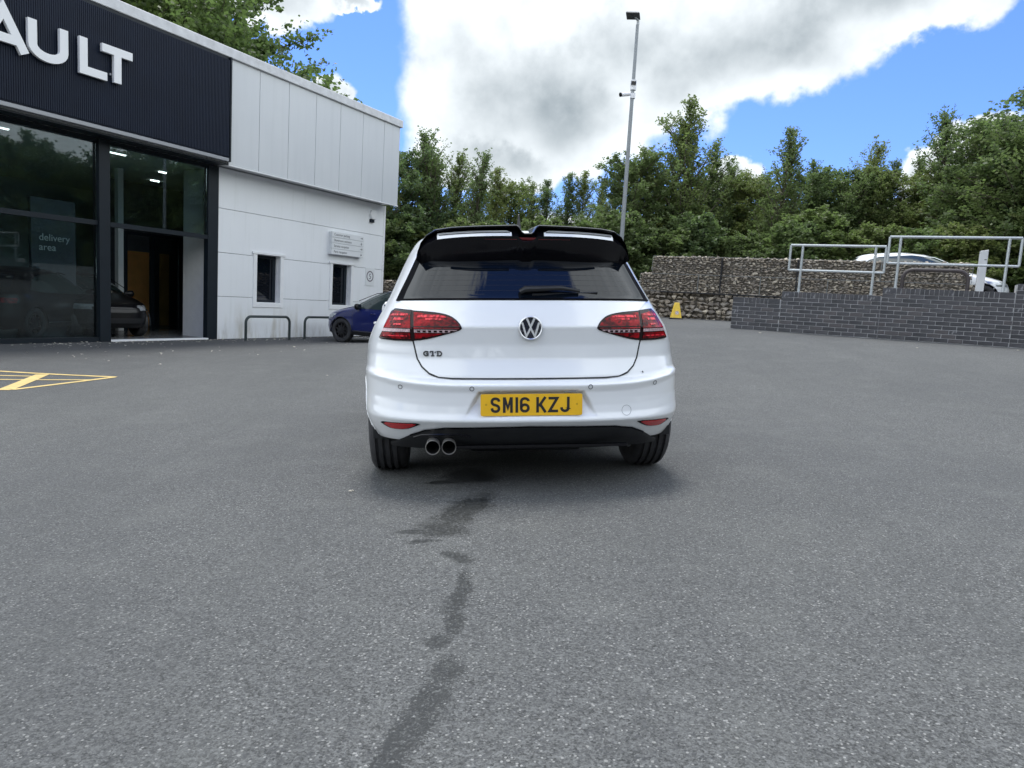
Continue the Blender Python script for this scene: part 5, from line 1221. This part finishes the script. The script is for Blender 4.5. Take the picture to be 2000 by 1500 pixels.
for s in (-1, 1):
    st_ = MB(); a = []; 
    for x in np.linspace(.085, .475, 24):
        e = x / .592; ye = .205 + .20 * e ** 3.2; zi = 1.371 - .010 * (x / .475) ** 2; zl = 1.334 - .012 * (x / .475) ** 3
        xx = s * (x if True else 0); sh = .022 if x < .1 else 0
        a.append([(s * (x + (.028 if x < .09 else 0)), ye + .030, zi - .004), (s * x, ye + .012, (zi + zl) / 2 + .002), (s * x, ye + .009, (zi + zl) / 2 + .0015), (s * x, ye - .006, zl)])
    MB().grid(a).build('spoiler_insert', M['white_paint'], sp, smooth=True, fixn=False)
    b_ = []
    for x in np.linspace(.095, .465, 16): e = x / .592; ye = .205 + .20 * e ** 3.2; b_.append((s * x, ye + .0065, 1.3535 - .010 * (x / .475) ** 2))
    MB().tube(b_, .0022, 5).build('insert_line', M['gap'], sp)
bl = MB()
bl.grid([[(x, .2135 + .20 * (abs(x) / .592) ** 3.2 + dy, z) for x in np.linspace(-.225, .225, 20)] for dy, z in ((0, 1.327), (.003, 1.318), (.012, 1.311))])
bl.build('high_brake_lamp', mat('brake_lamp_smoked', (.16, .006, .012), .15, coat=1.), sp, smooth=True, fixn=False)
# aerial, mirrors, side windows
MB().tube([(.02, .93, 1.43), (.02, .91, 1.455), (.012, .84, 1.53)], [.022, .014, .004], 8).build('aerial', M['black_plastic'], car, smooth=True)
mirror_pair(car, G, 2.62, .955, M['white_paint'])
LO = [(.62, 1.02), (1.1, .985), (1.9, .975), (2.6, .975), (2.88, .985)]; HI = [(.78, 1.20), (1.1, 1.31), (1.9, 1.345), (2.35, 1.30), (2.80, 1.03)]
for s in (-1, 1):
    side_patch(G, between(LO, HI), s, .003).build('side_window', M['side_glass'], car, smooth='full', fixn=False)
    side_patch(G, between([(1.78, .97), (1.86, .97)], [(1.78, 1.34), (1.86, 1.34)], 8, 3), s, .0045).build('door_pillar', M['black_gloss'], car, smooth='full', fixn=False)
    for y in (1.08, 2.0, 2.95):
        side_patch(G, between([(y, .30), (y + .005, .30)], [(y, .96), (y + .005, .96)], 14, 2), s, .001).build('door_gap', M['gap'], car, fixn=False)
    for y in (1.35, 2.2):
        MB().tube([(s * (.893 + .004), y, .86), (s * (.893 + .028), y + .04, .865), (s * (.893 + .028), y + .16, .865), (s * (.893 + .004), y + .20, .86)], .011, 8).build('door_handle', M['white_paint'], car, smooth=True)
# windscreen and headlamps for views from the side
def front_patch(S, zs_, hw_, off, nx=16):
    rows = []
    for z in zs_:
        W = float(S.W(z)); yf = float(S.yf(z)); cF = float(S.cc(np.array(z))[1]); r = []
        for x in np.linspace(-hw_(z), hw_(z), nx):
            u = min(.999, abs(x) / W); r.append((x, yf - cF + cF * (1 - u ** S.nF) ** (1 / S.nF) + off, z + off * .4))
        rows.append(r)
    return MB().grid(rows)
def front_side_patch(S, poly_yz, s, off): return side_patch(S, poly_yz, s, off)
def dress(S, parent, z0, z1, hl_z, glass='dark_glass'):
    front_patch(S, np.linspace(z0, z1, 12), lambda z: float(S.W(z)) * .86, .012).build('windscreen', M[glass], parent, smooth='full', fixn=False)
    for s in (-1, 1):
        rows = []
        for z in np.linspace(hl_z - .06, hl_z + .06, 6):
            W = float(S.W(z)); yf = float(S.yf(z)); cF = float(S.cc(np.array(z))[1]); r = []
            lo_, hi_ = (.55, .985) if z > hl_z else (.60, .97)
            for u in np.linspace(lo_, hi_, 12): r.append((s * W * u * 1.004, yf - cF + cF * (1 - u ** S.nF) ** (1 / S.nF) + .006, z))
            rows.append(r)
        MB().grid(rows).build('headlamp', M['lamp_clear'], parent, smooth='full', fixn=False)
    front_patch(S, np.linspace(.34, .46, 5), lambda z: .62, .008).build('lower_grille', M['black_plastic'], parent, smooth='full', fixn=False)
    front_patch(S, np.linspace(hl_z - .03, hl_z + .03, 3), lambda z: .46, .008).build('grille', M['black_gloss'], parent, smooth='full', fixn=False)
dress(G, car, 1.0, 1.36, .68)

# ---------------- other cars
def side_car(name, mtx, label, paint, L=4.1, H=1.50, Wd=.88, belt=.98, R=.335, wb=(.78, 3.32), rim='dark_alloy', nose=.80, arrow=None, suv=False, parts=True):
    k = (H - 1.45); S = Shape(L, [(.2, .15), (.3, .05), (.5, 0), (.75, .02), (.95, .07), (1.0 + k * .5, .15), (1.25 + k, .42), (1.36 + k, .60), (1.41 + k, .85), (1.435 + k, 1.15), (1.45 + k, 1.45)],
        [(.2, .12), (.3, .03), (.45, 0), (.60, .01), (.70 + k * .5, .06), (.78 + k * .5, .16), (.85 + k * .6, .40), (.93 + k * .8, .78), (.98 + k * .9, 1.0), (1.02 + k, 1.08), (1.2 + k, 1.42), (1.36 + k, 1.80), (1.41 + k, 2.03), (1.435 + k, 2.25), (1.45 + k, 2.45)],
        [(.2, Wd - .09), (.3, Wd - .04), (.45, Wd - .01), (.62, Wd), (.78, Wd), (.90, Wd - .02), (belt, Wd - .05), (1.15 + k, Wd - .14), (1.3 + k, Wd - .21), (1.38 + k, Wd - .27), (1.42 + k, Wd - .35), (1.44 + k, Wd - .48), (1.45 + k, Wd - .62)], sm=.012)
    c = empty(name, mtx=mtx); tag(c, label, 'car')
    ar = [(y, R, R + .035) for y in wb]
    zs_ = np.unique(np.round(np.r_[np.arange(.24, .70, .02), np.arange(.70, 1.02, .012), np.arange(1.02, 1.38 + k, .02), np.arange(1.38 + k, 1.45 + k, .004)], 4))
    hull(S, zs_, M[paint], c, ar, ns=60)
    for s in (-1, 1):
        for y in wb: wheel(c, s * (Wd - .12), y, R, .22, rim=rim, grooves=3, spokes=10 if not suv else 5)
    for yc, zc, r in ar:
        for s in (-1, 1): MB().tube([(s * (Wd - .008), yc + r * math.cos(rad(a)), zc + r * math.sin(rad(a))) for a in range(-10, 191, 8)], .012, 6).build('arch_trim', M['black_plastic'], c, smooth=True)
    LO = [(.66, belt + .05), (1.1, belt), (2.0, belt - .015), (L - 1.30, belt - .01), (L - 1.12, belt + .005)]
    HI = [(.86, 1.20 + k), (1.1, 1.29 + k), (1.9, 1.36 + k), (L - 1.85, 1.30 + k), (L - 1.20, 1.04 + k * .8)]
    for s in (-1, 1):
        sg_ = side_patch(S, between(LO, HI, 10, 20), s, .010).build('side_window', M['side_glass'], c, smooth='full', fixn=False)
        side_patch(S, between([(1.72, belt), (1.80, belt)], [(1.76, 1.35 + k), (1.83, 1.35 + k)], 8, 3), s, .006).build('door_pillar', M['black_gloss'], c, smooth='full', fixn=False)
        for y in (1.70, L - 1.22): side_patch(S, between([(y, .30), (y + .006, .30)], [(y, belt), (y + .006, belt)], 14, 2), s, .002).build('door_gap', M['gap'], c, fixn=False)
        side_patch(S, between([(1.1, .24), (L - 1.15, .24)], [(1.1, .34), (L - 1.15, .34)], 4, 14), s, .006).build('sill_trim', M['black_plastic'], c, smooth='full', fixn=False)
        side_patch(S, between([(1.15, .345), (L - 1.2, .345)], [(1.15, .365), (L - 1.2, .365)], 2, 14), s, .010).build('sill_strip', M['alloy'], c, smooth='full', fixn=False)
        MB().tube([(s * (Wd - .005), 2.1, .84), (s * (Wd + .02), 2.13, .845), (s * (Wd + .02), 2.26, .845), (s * (Wd - .005), 2.29, .84)], .012, 8).build('door_handle', M[paint], c, smooth=True)
        # raised edge of the daylight opening
        e1 = [(y, z) for y, z in HI]; rr_ = []
        for (y0_, z0_), (y1_, z1_) in zip(e1[:-1], e1[1:]):
            for q in np.linspace(0, 1, 6)[:-1]: rr_.append((y0_ + (y1_ - y0_) * q, z0_ + (z1_ - z0_) * q))
        MB().tube([(s * (float(S.W(z)) + .004), y, z + .006) for y, z in rr_], .009, 5).build('window_trim', M['black_gloss' if not arrow else 'chrome'], c, smooth=True)
    mirror_pair(c, S, L - 1.40, belt + .03, M['black_gloss'], 1.0)
    dress(S, c, 1.04 + k, 1.36 + k, .69 + k * .5, 'side_glass')
    b = MB(); b.grid(rear_patch(S, np.linspace(1.03 + k * .6, 1.27 + k, 10), lambda z: -float(S.W(z)) * .80, lambda z: float(S.W(z)) * .80, .006, 16)); b.build('rear_window', M['dark_glass'], c, smooth='full', fixn=False)
    for s in (-1, 1):
        b = MB(); b.grid(rear_patch(S, np.linspace(.76, .86, 5), lambda z: min(s * .40, s * .80), lambda z: max(s * .40, s * .80), .006, 10)); b.build('tail_lamp', M['lamp_red'], c, smooth='full', fixn=False)
    b = MB(); b.grid(rear_patch(S, np.linspace(.50, .60, 3), lambda z: -.26, lambda z: .26, .012, 6)); b.build('number_plate', M['sign_white'] if paint == 'dark_paint' else M['plate_yellow'], c, fixn=False)
    return c, S
def at_ground(x, y, yaw, z): return Matrix.Translation((x, y, z)) @ Matrix.Rotation(yaw, 4, 'Z')
# blue car: nose to the facade, front left wheel at (-4.74, 19.5)
fwd = Vector((-.891, .454, 0)); lft = Vector((-.454, -.891, 0))
fl_ = Vector((-4.74, 19.5, 0)); org = fl_ - fwd * 3.30 - lft * .80
side_car('blue_hatchback', at_ground(org.x, org.y, rad(63), -.39), 'dark blue hatchback parked nose-in to the white facade, half hidden by the white car', 'blue_paint', H=1.53, L=4.1, wb=(.78, 3.30), R=.335)
# white car on the upper level, nose to the right
sw = W0 + WV * 5.55 + WB * 8.3
side_car('white_suv', at_ground(sw.x - WV.x * 4.3, sw.y - WV.y * 4.3, rad(-117), 1.47), 'white car parked above the gabion wall, its headlight showing past the bollard', 'suv_paint', H=1.53, L=4.3, R=.35, wb=(.80, 3.60), rim='dark_alloy', suv=True, arrow=True)
# dark cars inside the showroom
p = BM @ Vector((1.35, 4.7, 0)); side_car('showroom_car', at_ground(p.x, p.y, rad(-126), -.38), 'black car inside the showroom, showing through the open doorway', 'dark_paint', H=1.48, L=4.0)
p = BM @ Vector((-2.2, 1.1, 0)); side_car('showroom_car', at_ground(p.x, p.y, rad(63 - 62), -.38), 'dark car behind the tall left showroom glass', 'dark_paint', H=1.50, L=4.1)
